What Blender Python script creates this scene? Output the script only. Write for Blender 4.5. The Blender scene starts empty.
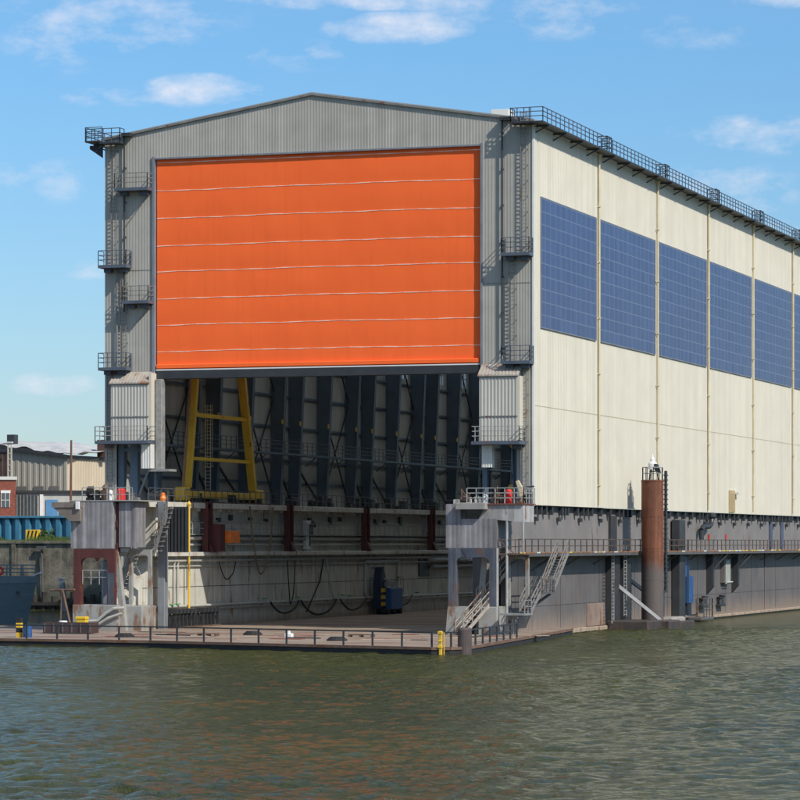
import bpy, math, random
import numpy as np
from mathutils import Vector
random.seed(7)
PI = math.pi
scene = bpy.context.scene
YAW=math.atan2(.3181,.948)
COL = scene.collection

# ------------------------------------------------------------------ mesh builder
class MB:
    def __init__(s): s.v=[]; s.f=[]; s.m=[]; s.cur=0
    def add(s, vs, fs):
        o=len(s.v); s.v+= [tuple(p) for p in vs]
        for f in fs: s.f.append([i+o for i in f]); s.m.append(s.cur)
        return s
    def box(s,x0,x1,y0,y1,z0,z1):
        return s.add([(x0,y0,z0),(x1,y0,z0),(x1,y1,z0),(x0,y1,z0),(x0,y0,z1),(x1,y0,z1),(x1,y1,z1),(x0,y1,z1)],
            [(3,2,1,0),(4,5,6,7),(0,1,5,4),(1,2,6,5),(2,3,7,6),(3,0,4,7)])
    def bbox(s,x0,x1,y0,y1,z0,z1,b=.03):      # box with chamfered vertical and top edges
        o=[(x0+b,y0),(x1-b,y0),(x1,y0+b),(x1,y1-b),(x1-b,y1),(x0+b,y1),(x0,y1-b),(x0,y0+b)]
        cx,cy=(x0+x1)/2,(y0+y1)/2
        i=[(cx+(x-cx)*(1-2*b/(x1-x0)),cy+(y-cy)*(1-2*b/(y1-y0))) for x,y in o]
        V=[(x,y,z0) for x,y in o]+[(x,y,z1-b) for x,y in o]+[(x,y,z1) for x,y in i]
        F=[tuple(range(7,-1,-1)),tuple(range(16,24))]
        for k in range(8):
            j=(k+1)%8; F+=[(k,j,8+j,8+k),(8+k,8+j,16+j,16+k)]
        return s.add(V,F)
    def prism(s,pts,z0,z1):                   # pts counter-clockwise in XY
        n=len(pts)
        V=[(x,y,z0) for x,y in pts]+[(x,y,z1) for x,y in pts]
        return s.add(V,[tuple(range(n-1,-1,-1)),tuple(range(n,2*n))]+[(k,(k+1)%n,n+(k+1)%n,n+k) for k in range(n)])
    def slab(s,pts,d):                        # planar outline in 3D swept along vector d
        n=len(pts); d=Vector(d)
        V=[Vector(p) for p in pts]; V+= [p+d for p in V]
        return s.add(V,[tuple(range(n-1,-1,-1)),tuple(range(n,2*n))]+[(k,(k+1)%n,n+(k+1)%n,n+k) for k in range(n)])
    def beam(s,p,q,w,h=None,up=(0,0,1)):
        h=h or w; p=Vector(p);q=Vector(q);d=(q-p)
        if d.length<1e-6: return s
        d.normalize(); u=Vector(up)
        if abs(d.dot(u))>.98: u=Vector((0,1,0))
        a=d.cross(u).normalized(); b=a.cross(d).normalized()
        a*=w/2;b*=h/2
        V=[p-a-b,p+a-b,p+a+b,p-a+b,q-a-b,q+a-b,q+a+b,q-a+b]
        return s.add(V,[(3,2,1,0),(4,5,6,7),(0,1,5,4),(1,2,6,5),(2,3,7,6),(3,0,4,7)])
    def tube(s,p,q,r,n=8,r2=None):
        p=Vector(p);q=Vector(q);d=(q-p).normalized();r2=r if r2 is None else r2
        u=Vector((0,0,1)) if abs(d.z)<.9 else Vector((0,1,0))
        a=d.cross(u).normalized();b=d.cross(a)
        V=[];F=[]
        for k in range(n):
            t=2*PI*k/n; V.append(p+(a*math.cos(t)+b*math.sin(t))*r)
        for k in range(n):
            t=2*PI*k/n; V.append(q+(a*math.cos(t)+b*math.sin(t))*r2)
        F=[tuple(range(n)),tuple(range(2*n-1,n-1,-1))]+[(n+k,n+(k+1)%n,(k+1)%n,k) for k in range(n)]
        return s.add(V,F)
    def path(s,pts,r,n=6):
        for a,b in zip(pts,pts[1:]): s.tube(a,b,r,n)
        return s
    def lathe(s,c,prof,n=20):                 # prof [(r,z)]
        V=[];F=[]
        for r,z in prof:
            for k in range(n):
                t=2*PI*k/n; V.append((c[0]+r*math.cos(t),c[1]+r*math.sin(t),c[2]+z))
        for i in range(len(prof)-1):
            for k in range(n):
                j=(k+1)%n; F.append((i*n+k,i*n+j,(i+1)*n+j,(i+1)*n+k))
        F.append(tuple(range(n-1,-1,-1))); F.append(tuple(range((len(prof)-1)*n,len(prof)*n)))
        return s.add(V,F)
    def rail(s,pts,h=1.1,step=1.6,r=.03,mids=(.55,),up=True):
        for a,b in zip(pts,pts[1:]):
            a=Vector(a);b=Vector(b);L=(b-a).length;n=max(1,round(L/step))
            for k in range(n+1):
                p=a+(b-a)*k/n; s.beam(p,p+Vector((0,0,h)),r*2)
            for m in tuple(mids)+(h,):
                z=Vector((0,0,m)); s.beam(a+z,b+z,r*2)
        return s
    def ladder(s,x,y,z0,z1,w=.5,cage=True,out=-1,ax='x'):
        def P(a,b,z): return (x+a,y+b*out*-1*-1,z) if ax=='x' else (x+b,y+a,z)
        for sx in (-w/2,w/2): s.beam(P(sx,0,z0),P(sx,0,z1),.06)
        z=z0+.15
        while z<z1: s.beam(P(-w/2,0,z),P(w/2,0,z),.045); z+=.33
        if cage:
            z=z0+2.2
            while z<z1:
                pts=[P(math.cos(t)*w*.7,(.05+math.sin(t)*.62)*out*1,z) if ax=='x' else P(math.cos(t)*w*.7,(.05+math.sin(t)*.62),z) for t in [PI*k/6 for k in range(7)]]
                for a,b in zip(pts,pts[1:]): s.beam(a,b,.05)
                z+=1.3
            for t in (PI*.25,PI*.5,PI*.75):
                s.beam(P(math.cos(t)*w*.7,(.05+math.sin(t)*.62)*(out if ax=='x' else 1),z0+2.2),P(math.cos(t)*w*.7,(.05+math.sin(t)*.62)*(out if ax=='x' else 1),z1),.035)
        return s
    def corr(s,pts,axis,base,out,pitch=.33,d=.05):
        """corrugated sheet. pts: [(u, zbot, ztop)] breakpoints along axis ('x' or 'y'), at plane `base`, ribs stand out by d*out"""
        for (u0,b0,t0),(u1,b1,t1) in zip(pts,pts[1:]):
            if abs(u1-u0)<1e-4: continue
            n=max(1,round(abs(u1-u0)/pitch)); row=[]
            for k in range(n):
                for fr,e in ((0,0),(.38,0),(.5,1),(.88,1)): row.append(((k+fr)/n,e))
            row.append((1,0))
            V=[];F=[]
            for t,e in row:
                u=u0+(u1-u0)*t; zb=b0+(b1-b0)*t; zt=t0+(t1-t0)*t; w=base+e*d*out
                V+= [(u,w,zb),(u,w,zt)] if axis=='x' else [(w,u,zb),(w,u,zt)]
            for i in range(len(row)-1): F.append((2*i,2*i+2,2*i+3,2*i+1))
            s.add(V,F)
        return s
    def build(s,name,mat,root=None,parent=None,loc=None,smooth=False):
        o0=Vector(loc) if loc is not None else (root.location.copy() if root is not None else Vector((0,0,0)))
        me=bpy.data.meshes.new(name)
        me.from_pydata([tuple(Vector(p)-o0) for p in s.v],[],s.f)
        for m in (mat if isinstance(mat,(list,tuple)) else [mat]): me.materials.append(m)
        if any(s.m): me.polygons.foreach_set('material_index',s.m)
        if smooth: me.polygons.foreach_set('use_smooth',[True]*len(s.f))
        me.update()
        o=bpy.data.objects.new(name,me); COL.objects.link(o)
        p=parent if parent is not None else root
        if p is not None: o.parent=p
        else: o.location=o0
        return o

def thing(name,label,cat,loc=(0,0,0),group=None):
    o=bpy.data.objects.new(name,None); COL.objects.link(o); o.location=loc; o.empty_display_size=.5
    return tag(o,label,cat,group)
def tag(o,label=None,cat=None,group=None,kind=None):
    if label: o['label']=label
    if cat: o['category']=cat
    if group: o['group']=group
    if kind: o['kind']=kind
    return o
def dup(o,delta,label,group=None):
    c=o.copy(); COL.objects.link(c); c.location=Vector(o.location)+Vector(delta); c['label']=label
    if group: c['group']=group
    for ch in list(o.children):
        d=ch.copy(); COL.objects.link(d); d.parent=c
        for g in ch.children:
            e=g.copy(); COL.objects.link(e); e.parent=d
    return c

# ------------------------------------------------------------------ materials
def M(name,col,rough=.6,var=.12,scale=.6,streak=0.,streak_col=None,rust=0.,rust_col=(.16,.06,.025),metal=0.,bump=0.,panel=None,pvar=.08,grime=None,spec=.5):
    """procedural paint: mottling, vertical run marks, rust blotches, per-sheet tone. All in world metres."""
    m=bpy.data.materials.new(name); m.use_nodes=True; nt=m.node_tree; N=nt.nodes; L=nt.links
    b=N['Principled BSDF']; b.inputs['Roughness'].default_value=rough; b.inputs['Metallic'].default_value=metal
    b.inputs['Specular IOR Level'].default_value=spec
    geo=N.new('ShaderNodeNewGeometry')
    def noise(sc,det=4,vec=None,rg=.55):
        n=N.new('ShaderNodeTexNoise'); n.inputs['Scale'].default_value=sc; n.inputs['Detail'].default_value=det; n.inputs['Roughness'].default_value=rg
        L.new(vec if vec else geo.outputs['Position'],n.inputs['Vector']); return n.outputs['Fac']
    def math_(op,a,c,cl=False):
        n=N.new('ShaderNodeMath'); n.operation=op; n.use_clamp=cl
        for i,x in enumerate((a,c)):
            if isinstance(x,(int,float)): n.inputs[i].default_value=x
            else: L.new(x,n.inputs[i])
        return n.outputs[0]
    def mapr(x,a,c,lo,hi):
        n=N.new('ShaderNodeMapRange'); L.new(x,n.inputs[0])
        for i,k in enumerate((a,c,lo,hi)): n.inputs[i+1].default_value=k
        return n.outputs[0]
    def mix(f,a,c,blend='MIX'):
        n=N.new('ShaderNodeMix'); n.data_type='RGBA'; n.blend_type=blend
        if isinstance(f,(int,float)): n.inputs[0].default_value=f
        else: L.new(f,n.inputs[0])
        for i,x in ((6,a),(7,c)):
            if isinstance(x,tuple): n.inputs[i].default_value=(*x,1)
            else: L.new(x,n.inputs[i])
        return n.outputs[2]
    def vmul(v):
        n=N.new('ShaderNodeVectorMath'); n.operation='MULTIPLY'; L.new(geo.outputs['Position'],n.inputs[0]); n.inputs[1].default_value=v; return n.outputs[0]
    c=col
    lo=tuple(max(0,x*(1-var)) for x in col); hi=tuple(min(1,x*(1+var)) for x in col)
    c=mix(mapr(noise(scale,6),.3,.7,0,1),lo,hi)
    if panel:
        ax,w=panel
        sep=N.new('ShaderNodeSeparateXYZ'); L.new(geo.outputs['Position'],sep.inputs[0])
        q=math_('FLOOR',math_('DIVIDE',sep.outputs['XYZ'.index(ax)],w),0)
        wn=N.new('ShaderNodeTexWhiteNoise'); wn.noise_dimensions='1D'; L.new(q,wn.inputs['W'])
        t=mapr(wn.outputs['Value'],0,1,1-pvar,1+pvar)
        n=N.new('ShaderNodeVectorMath'); n.operation='SCALE'; L.new(c,n.inputs[0]); L.new(t,n.inputs['Scale']); c=n.outputs[0]
    if streak:
        f=mapr(noise(1.0,5,vmul((2.2,2.2,.09)),.65),.5,.72,0,streak)
        c=mix(f,c,streak_col or tuple(x*.5 for x in col))
    if rust:
        f1=noise(.9,7,vmul((1.3,1.3,.35)),.7); f=mapr(f1,.635-.25*rust,.70-.20*rust,0,.9)
        c=mix(f,c,rust_col)
    if grime:                                   # (z where it starts, z where it is full, colour): waterline growth and rust with a ragged edge
        z0,z1,gc=grime
        sep=N.new('ShaderNodeSeparateXYZ'); L.new(geo.outputs['Position'],sep.inputs[0])
        zz=math_('ADD',sep.outputs[2],math_('MULTIPLY',math_('SUBTRACT',noise(1.4,6,vmul((1.6,1.6,.15)),.7),.5),2.6*(z0-z1)))
        c=mix(mapr(zz,z0,z1,0,.85),c,gc)
    L.new(c,b.inputs['Base Color'])
    L.new(mapr(noise(scale*3,3),.3,.7,rough-.08,min(1,rough+.08)),b.inputs['Roughness'])
    if bump:
        bp=N.new('ShaderNodeBump'); bp.inputs['Strength'].default_value=1; bp.inputs['Distance'].default_value=bump
        L.new(noise(scale*5,5),bp.inputs['Height']); L.new(bp.outputs[0],b.inputs['Normal'])
    return m

cream   = M('cream_cladding',(.625,.585,.485),.55,.045,.3,.18,(.45,.39,.28),panel=('Y',1.05),pvar=.045)
facadem = M('grey_cladding',(.40,.38,.335),.5,.09,.5,.42,(.27,.255,.22),panel=('X',.81),pvar=.07)
boxclad = M('box_cladding',(.49,.47,.42),.5,.06,.4,.2,(.38,.35,.3),panel=('X',.5),pvar=.06)
whitish = M('pale_trim',(.66,.65,.60),.5,.06,1,.1)
innerw  = M('inner_cladding',(.42,.43,.40),.7,.09,.3,.35,(.22,.22,.20),panel=('Y',1.1),pvar=.09)
roofm   = M('roof_sheet',(.33,.33,.32),.6,.1,.3)
orange  = M('orange_fabric',(1.0,.160,.040),.7,.06,.16,.28,(.80,.12,.035),spec=.12)
seamm   = M('seam_band',(.95,.62,.50),.5,.1,1)
darkst  = M('dark_steel',(.035,.038,.042),.5,.2,1)
bluest  = M('blue_steel',(.095,.135,.18),.5,.12,.7,.1)
walkst  = M('galvanised_blue_steel',(.085,.105,.14),.5,.15,1,rust=.12)
rails   = M('rail_steel',(.10,.10,.10),.55,.2,1,rust=.25)
railp   = M('pale_rail_steel',(.34,.34,.33),.5,.2,1,rust=.15)
lad     = M('ladder_steel',(.20,.20,.19),.5,.2,1,rust=.3)
pipetan = M('tan_pipe',(.62,.53,.34),.5,.12,.8,.2,(.35,.2,.08))
tand    = M('tan_door',(.50,.38,.20),.5,.08,1)
hullout = M('grey_hull_paint',(.126,.116,.114),.6,.16,.3,.6,(.19,.155,.13),rust=.14,rust_col=(.15,.085,.05),grime=(2.1,.4,(.27,.20,.15)),bump=.01)
hullup  = M('grey_upper_hull',(.205,.19,.182),.6,.14,.3,.5,(.28,.22,.17),rust=.18,rust_col=(.15,.09,.055),bump=.01)
hullin  = M('pale_hull_paint',(.58,.565,.49),.6,.16,.35,.7,(.36,.29,.20),rust=.27,rust_col=(.26,.13,.06),grime=(1.5,.5,(.33,.26,.19)),bump=.01)
hullin2 = M('pale_ledge_paint',(.56,.54,.48),.6,.14,.6,.3,(.36,.24,.14),rust=.32,rust_col=(.22,.09,.04))
pipem   = M('pale_pipe',(.45,.44,.40),.5,.12,1,rust=.16)
maroon  = M('maroon_steel',(.085,.022,.020),.6,.2,1,.3,(.12,.05,.04),rust=.1)
woodcl  = M('weathered_grey_boards',(.235,.228,.238),.75,.2,.8,.9,(.085,.08,.085),panel=('X',.42),pvar=.27,rust=.05)
portg   = M('portal_grey_blue',(.060,.072,.095),.6,.25,.8,.7,(.19,.19,.19),rust=.36)
portw   = M('portal_pale',(.31,.31,.29),.6,.18,.8,.6,(.28,.20,.13),rust=.46,rust_col=(.20,.10,.05))
yellow  = M('crane_yellow',(.72,.46,.05),.45,.12,.7,.2,(.4,.22,.05),rust=.12)
yellowb = M('bright_yellow_paint',(.75,.48,.03),.45,.1,1,rust=.1)
redp    = M('red_paint',(.62,.035,.03),.45,.1,2)
orangep = M('orange_paint',(.80,.20,.03),.45,.1,2)
bluep   = M('blue_paint',(.022,.085,.24),.45,.15,1,rust=.08)
greyst  = M('grey_steel_pole',(.20,.215,.24),.5,.15,.8,.3,rust=.06)
rubber  = M('black_rubber',(.018,.018,.018),.85,.3,2)
hosem   = M('hose_rubber',(.03,.03,.03),.8,.3,2)
ropem   = M('manila_rope',(.20,.155,.085),.9,.2,4)
pilem   = M('rusty_pile',(.135,.045,.024),.75,.35,.9,.8,(.25,.10,.045),rust=.1,rust_col=(.07,.035,.025),grime=(6.4,5.2,(.105,.10,.095)),bump=.012)
fendr   = M('brown_fender',(.10,.075,.07),.7,.2,1.5,.4,rust=.15)
whitep  = M('white_paint',(.78,.78,.76),.45,.06,1)
clutm   = M('brown_gear',(.13,.08,.055),.7,.4,2,rust=.2)
stairm  = M('stair_steel',(.23,.215,.20),.55,.2,1,rust=.3)
greyg   = M('grey_gear',(.26,.26,.25),.6,.25,2,rust=.15)
shipm   = M('ship_slate_paint',(.165,.225,.26),.45,.08,.4,.2,(.13,.18,.21))
shipu   = M('ship_bulwark_paint',(.20,.265,.30),.45,.08,.4,.2,(.075,.11,.14))
brickish= None

def deckmat():
    m=M('stained_deck',(.26,.21,.16),.75,.25,.5,rust=.1)
    nt=m.node_tree; N=nt.nodes; L=nt.links; b=N['Principled BSDF']; src=b.inputs['Base Color'].links[0].from_socket
    geo=N.new('ShaderNodeNewGeometry'); mp=N.new('ShaderNodeMapping'); mp.inputs['Rotation'].default_value=(0,0,.22); mp.inputs['Scale'].default_value=(.09,.75,1)
    L.new(geo.outputs['Position'],mp.inputs[0]); n=N.new('ShaderNodeTexNoise'); n.inputs['Scale'].default_value=1; n.inputs['Detail'].default_value=5; n.inputs['Roughness'].default_value=.6; L.new(mp.outputs[0],n.inputs['Vector'])
    r=N.new('ShaderNodeValToRGB'); e=r.color_ramp.elements
    e[0].position=.30; e[0].color=(.05,.045,.04,1); e[1].position=.74; e[1].color=(.37,.30,.215,1)
    for p,c in ((.40,(.19,.075,.055,1)),(.47,(.27,.19,.13,1)),(.53,(.42,.35,.27,1)),(.58,(.22,.18,.15,1)),(.64,(.25,.17,.12,1))):
        k=e.new(p); k.color=c
    L.new(n.outputs['Fac'],r.inputs[0])
    mx=N.new('ShaderNodeMix'); mx.data_type='RGBA'; mx.inputs[0].default_value=.75; L.new(src,mx.inputs[6]); L.new(r.outputs[0],mx.inputs[7]); L.new(mx.outputs[2],b.inputs['Base Color'])
    return m
deckm=deckmat()

def solarmat():
    m=bpy.data.materials.new('solar_cells'); m.use_nodes=True; nt=m.node_tree; N=nt.nodes; L=nt.links; b=N['Principled BSDF']
    geo=N.new('ShaderNodeNewGeometry'); sep=N.new('ShaderNodeSeparateXYZ'); L.new(geo.outputs['Position'],sep.inputs[0])
    def op(o,a,c):
        n=N.new('ShaderNodeMath'); n.operation=o
        for i,x in enumerate((a,c)):
            if isinstance(x,(int,float)): n.inputs[i].default_value=x
            else: L.new(x,n.inputs[i])
        return n.outputs[0]
    colid=op('FLOOR',op('DIVIDE',sep.outputs[1],.82),0); rowid=op('FLOOR',op('DIVIDE',op('SUBTRACT',sep.outputs[2],26.0),1.085),0)
    wn=N.new('ShaderNodeTexWhiteNoise'); wn.noise_dimensions='2D'
    cb=N.new('ShaderNodeCombineXYZ'); L.new(colid,cb.inputs[0]); L.new(op('MULTIPLY',rowid,.0001),cb.inputs[1]); L.new(cb.outputs[0],wn.inputs['Vector'])
    wn2=N.new('ShaderNodeTexWhiteNoise'); wn2.noise_dimensions='2D'; cb2=N.new('ShaderNodeCombineXYZ'); L.new(colid,cb2.inputs[0]); L.new(rowid,cb2.inputs[1]); L.new(cb2.outputs[0],wn2.inputs['Vector'])
    t=op('ADD',op('MULTIPLY',wn.outputs[0],.65),op('MULTIPLY',wn2.outputs[0],.35))
    r=N.new('ShaderNodeMix'); r.data_type='RGBA'; r.inputs[6].default_value=(.034,.054,.150,1); r.inputs[7].default_value=(.052,.080,.195,1); L.new(t,r.inputs[0])
    fr=op('FRACT',op('DIVIDE',op('SUBTRACT',sep.outputs[2],26.0),1.085),0)
    fc=op('FRACT',op('DIVIDE',sep.outputs[1],1.64),0)
    ln=op('MAXIMUM',op('GREATER_THAN',op('ABSOLUTE',op('SUBTRACT',fr,.5),0),.462),op('MULTIPLY',op('GREATER_THAN',op('ABSOLUTE',op('SUBTRACT',fc,.5),0),.46),.8))
    r2=N.new('ShaderNodeMix'); r2.data_type='RGBA'; L.new(ln,r2.inputs[0]); L.new(r.outputs[2],r2.inputs[6]); r2.inputs[7].default_value=(.13,.155,.25,1)
    L.new(r2.outputs[2],b.inputs['Base Color']); b.inputs['Roughness'].default_value=.32; b.inputs['Specular IOR Level'].default_value=.45
    return m
solarm=solarmat()

def translucent(name,col):
    m=bpy.data.materials.new(name); m.use_nodes=True; nt=m.node_tree; N=nt.nodes; L=nt.links
    b=N['Principled BSDF']; b.inputs['Base Color'].default_value=(*col,1); b.inputs['Roughness'].default_value=.6
    t=N.new('ShaderNodeBsdfTranslucent'); t.inputs[0].default_value=(*col,1)
    mx=N.new('ShaderNodeMixShader'); mx.inputs[0].default_value=.75; L.new(b.outputs[0],mx.inputs[1]); L.new(t.outputs[0],mx.inputs[2]); L.new(mx.outputs[0],N['Material Output'].inputs[0]); return m
skylit=translucent('frosted_sheet',(.9,.91,.89))

# ------------------------------------------------------------------ THE HALL
hall=thing('dock_hall','huge grey and cream dry dock hall with orange roll door and blue solar panels','building',(-19.4,0,11.1))
XL,XR,LEN=-38.86,0.0,152.0
ZE,ZA,XA=43.1,46.15,-19.6
OX0,OX1,OZ=-34.12,-4.55,41.2
DZ=22.5
def ztop(x): return ZE+(ZA-ZE)*(1-abs(x-XA)/(XA-XL)) if x<XA else ZE+(ZA-ZE)*(1-(x-XA)/(XR-XA))
mb=MB()
mb.corr([(XL,11.35,ztop(XL)),(-37.75,11.35,ztop(-37.75))],'x',0,-1,.27,.013)
mb.corr([(-37.75,16.7,ztop(-37.75)),(OX0,16.7,ztop(OX0))],'x',0,-1,.27,.013)
mb.corr([(OX0,OZ,ztop(OX0)),(XA,OZ,ZA)],'x',0,-1,.27,.013)
mb.corr([(XA,OZ,ZA),(OX1,OZ,ztop(OX1))],'x',0,-1,.27,.013)
mb.corr([(OX1,16.2,ztop(OX1)),(-1.0,16.2,ztop(-1))],'x',0,-1,.27,.013)
mb.corr([(-1.0,11.2,ztop(-1)),(XR-.04,11.2,ztop(XR))],'x',0,-1,.27,.013)
mb.build('front_wall',facadem,hall)
mb=MB()                                        # inner backing of the front wall, so it has thickness
mb.box(XL+.1,OX0-.02,.06,.22,16.75,ZE-.1).box(OX1+.02,XR-.12,.06,.22,16.3,ZE-.1).box(OX0-.02,OX1+.02,.06,.22,OZ+.02,ZE-.1)
mb.build('front_lining',innerw,hall)
MB().corr([(.0,11.07,43.0),(LEN,11.07,43.0)],'y',0,1,.35,.05).build('side_wall',cream,hall)
mb=MB(); mb.box(-.28,-.12,.1,LEN,11.2,43.0).box(-.3,-.002,.1,LEN,43.0,43.09); mb.build('inner_lining',innerw,hall)
# corner flashing
MB().box(-.06,.075,-.09,.32,11.02,43.2).build('corner_flashing',whitish,hall)
# hairline horizontal sheet joint on the long side and on the front
mb=MB(); mb.box(.052,.058,.35,LEN,19.38,19.415); mb.build('sheet_joint',tand,hall)
MB().box(-37.7,OX0,-.038,-.032,31.6,31.64).build('sheet_joint',lad,hall); MB().box(OX1,-.1,-.038,-.032,29.6,29.64).build('sheet_joint',lad,hall)
# left wall with a band of frosted glazing
mb=MB()
mb.box(XL,XL+.2,.1,LEN,11.35,26.3).box(XL,XL+.2,.1,LEN,29.6,ZE-.1)
yy=.1
wins=[]
for k in range(7):
    y0=9.3+22.1*k+1.5
    wins.append((y0,y0+6.2)); wins.append((y0+15.3,y0+19.4))
prev=.1
for a,b in wins:
    mb.box(XL,XL+.2,prev,a,26.3,29.6); prev=b
mb.box(XL,XL+.2,prev,LEN,26.3,29.6)
mb.build('left_wall',innerw,hall)
for a,b in wins:
    w=MB().box(XL+.06,XL+.12,a,b,26.3,29.6).build('window',skylit,hall)
    f=MB()
    for k in range(1,5): f.beam((XL+.16,a+(b-a)*k/5,26.3),(XL+.16,a+(b-a)*k/5,29.6),.08)
    for z in (27.4,28.5): f.beam((XL+.18,a,z),(XL+.18,b,z),.07)
    f.build('window_frame',bluest,hall,w)
# roof, two slabs
mb=MB(); fill_strips=[]
def roofstrip(m,a,b,up=0):
    m.slab([(XL-.25,a,ZE-.02),(XA,a,ZA+.02),(XA,a,ZA+.22-up),(XL-.25,a,ZE+.15-up)],(0,b-a,0))
    m.slab([(XA,a,ZA+.02),(XR+.12,a,ZE-.02),(XR+.12,a,ZE+.15-up),(XA,a,ZA+.22-up)],(0,b-a,0))
prev=-.12; y=4.0
while y<LEN-8:
    roofstrip(mb,prev,y); fill_strips.append((y,y+5.0)); prev=y+5.0; y+=6.1
roofstrip(mb,prev,LEN+.1)
roof=mb.build('roof',roofm,hall)
for a,b in fill_strips:
    m_=MB(); m_.slab([(XL-.2,a,ZE+.03),(XA-.002,a,ZA+.08),(XA-.002,a,ZA+.12),(XL-.2,a,ZE+.07)],(0,b-a,0)).slab([(XA+.002,a,ZA+.08),(XR+.1,a,ZE+.03),(XR+.1,a,ZE+.07),(XA+.002,a,ZA+.12)],(0,b-a,0))
    m_.build('interior_fill_panel',skylit,hall,roof)  # translucent strips added to the unseen roof to brighten the hall inside
mb=MB()                                        # verge strip on the gable
mb.slab([(XL-.3,-.2,ZE-.12),(XA,-.2,ZA-.06),(XA,-.2,ZA+.12),(XL-.3,-.2,ZE+.05)],(0,.07,0))
mb.slab([(XA,-.2,ZA-.06),(XR+.1,-.2,ZE-.12),(XR+.1,-.2,ZE+.05),(XA,-.2,ZA+.12)],(0,.07,0))
mb.build('verge_trim',lad,hall,roof)
MB().bbox(-4.9,-3.3,4,5.6,43.6,44.75).build('roof_vent',whitish,hall,roof)
MB().bbox(-34.5,-32.0,5,7,44.0,44.75).build('roof_vent',whitish,hall,roof)
# unseen back wall, left open at the far end to let sky light in
mb=MB(); mb.box(XL,OX0,LEN-.2,LEN,11.35,ZE-.2).box(OX1,XR-.3,LEN-.2,LEN,11.35,ZE-.2).box(OX0,OX1,LEN-.2,LEN,32.0,ZE-.2); mb.build('back_wall',innerw,hall)
# roll door
zs=[22.85,23.5,24.5,26.8,29.08,31.44,33.66,36.06,38.46,40.9,41.25]
door=None
mb=MB(); NX=48
rows=[]
for a,b in zip(zs,zs[1:]):
    n=2 if b-a<1.1 else 7
    for k in range(n):
        t=k/n; rows.append((a+(b-a)*t,.035*math.sin(PI*t) if n==7 else .05*math.sin(PI*t)))
rows.append((zs[-1],0))
V=[];F=[]
for j,(z,bul) in enumerate(rows):
    for i in range(NX+1):
        x=OX0+.1+(OX1-OX0-.2)*i/NX
        w=.004*math.sin(x*1.7+z*.9)+.006*math.sin(x*.63-z*1.3)+.003*math.sin(x*2.9+z*2.1)
        zz=z+(.02*math.sin(x*.55+j)+.012*math.sin(x*1.9+2*j)+.05*math.sin(PI*(x-OX0)/(OX1-OX0)) if 23<z<40.8 else 0)
        V.append((x,.22-bul*(.9+.2*math.sin(x*.3+j*.1))+w,zz))
for j in range(len(rows)-1):
    for i in range(NX):
        a=j*(NX+1)+i; F.append((a,a+1,a+NX+2,a+NX+1))
mb.add(V,F)
door=mb.build('roll_door',orange,hall,smooth=True)
for j,z in enumerate(zs[2:-1]):
    s=MB(); jj=[k for k,(q,_) in enumerate(rows) if abs(q-z)<1e-6][0]
    pts=[V[jj*(NX+1)+i] for i in range(NX+1)]
    for p,q in zip(pts,pts[1:]): s.beam((p[0],p[1]-.012,p[2]),(q[0],q[1]-.012,q[2]),.03,.055+.02*math.sin(p[0]*2.3+j))
    s.build('seam_batten',seamm,hall,door)
MB().box(OX0+.1,OX1-.1,-.02,.12,22.86,22.96).build('edge_strip',whitep,hall,door)
MB().bbox(OX0+.12,OX1-.12,-.05,1.25,22.15,22.85).build('bottom_beam',darkst,hall,door)
MB().bbox(OX0+.1,OX1-.1,-.06,.16,23.05,23.40,.06).build('bottom_fold',orange,hall,door)
# door guides and frame
mb=MB(); mb.box(OX0-.22,OX0-.0,-.16,.3,16.75,OZ+.22); mb.build('door_guide',greyst,hall)
mb=MB(); mb.box(OX1+.0,OX1+.2,-.16,.3,16.3,OZ+.22); mb.build('door_guide',greyst,hall)
mb=MB(); mb.box(OX0,OX1,-.12,.3,OZ-.02,OZ+.12); mb.build('door_head',greyst,hall)
mb=MB(); mb.bbox(-33.9,-33.3,-.5,.3,14.3,22.1); mb.box(-34.4,-32.4,-.9,.7,14.1,14.3); mb.build('door_post',greyg,hall)
# solar fields
for k in range(7):
    y0=(2.1 if k==0 else 20.7+21.9*(k-1)+.75); y1=20.7+21.9*k-.75
    if y0>140: break
    p=MB().box(.075,.13,y0,y1,26.05,36.9).build('solar_panel',solarm,hall)
    f=MB(); f.box(.06,.15,y0-.09,y0-.002,25.96,36.99).box(.06,.15,y1+.002,y1+.09,25.96,36.99).box(.06,.15,y0,y1,25.96,26.048).box(.06,.15,y0,y1,36.902,36.99)
    f.build('panel_frame',greyst,hall,p)
for k in range(7):
    y=20.7+21.9*k
    if y>LEN: break
    m_=MB(); m_.tube((.2,y,11.3),(.2,y,42.6),.10,10)
    z=13
    while z<42: m_.box(.05,.33,y-.15,y+.15,z,z+.1); z+=5
    m_.lathe((.2,y,42.35),[(.12,0),(.26,.3),(.26,.55)],10)
    m_.build('downpipe',pipetan,hall)
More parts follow.
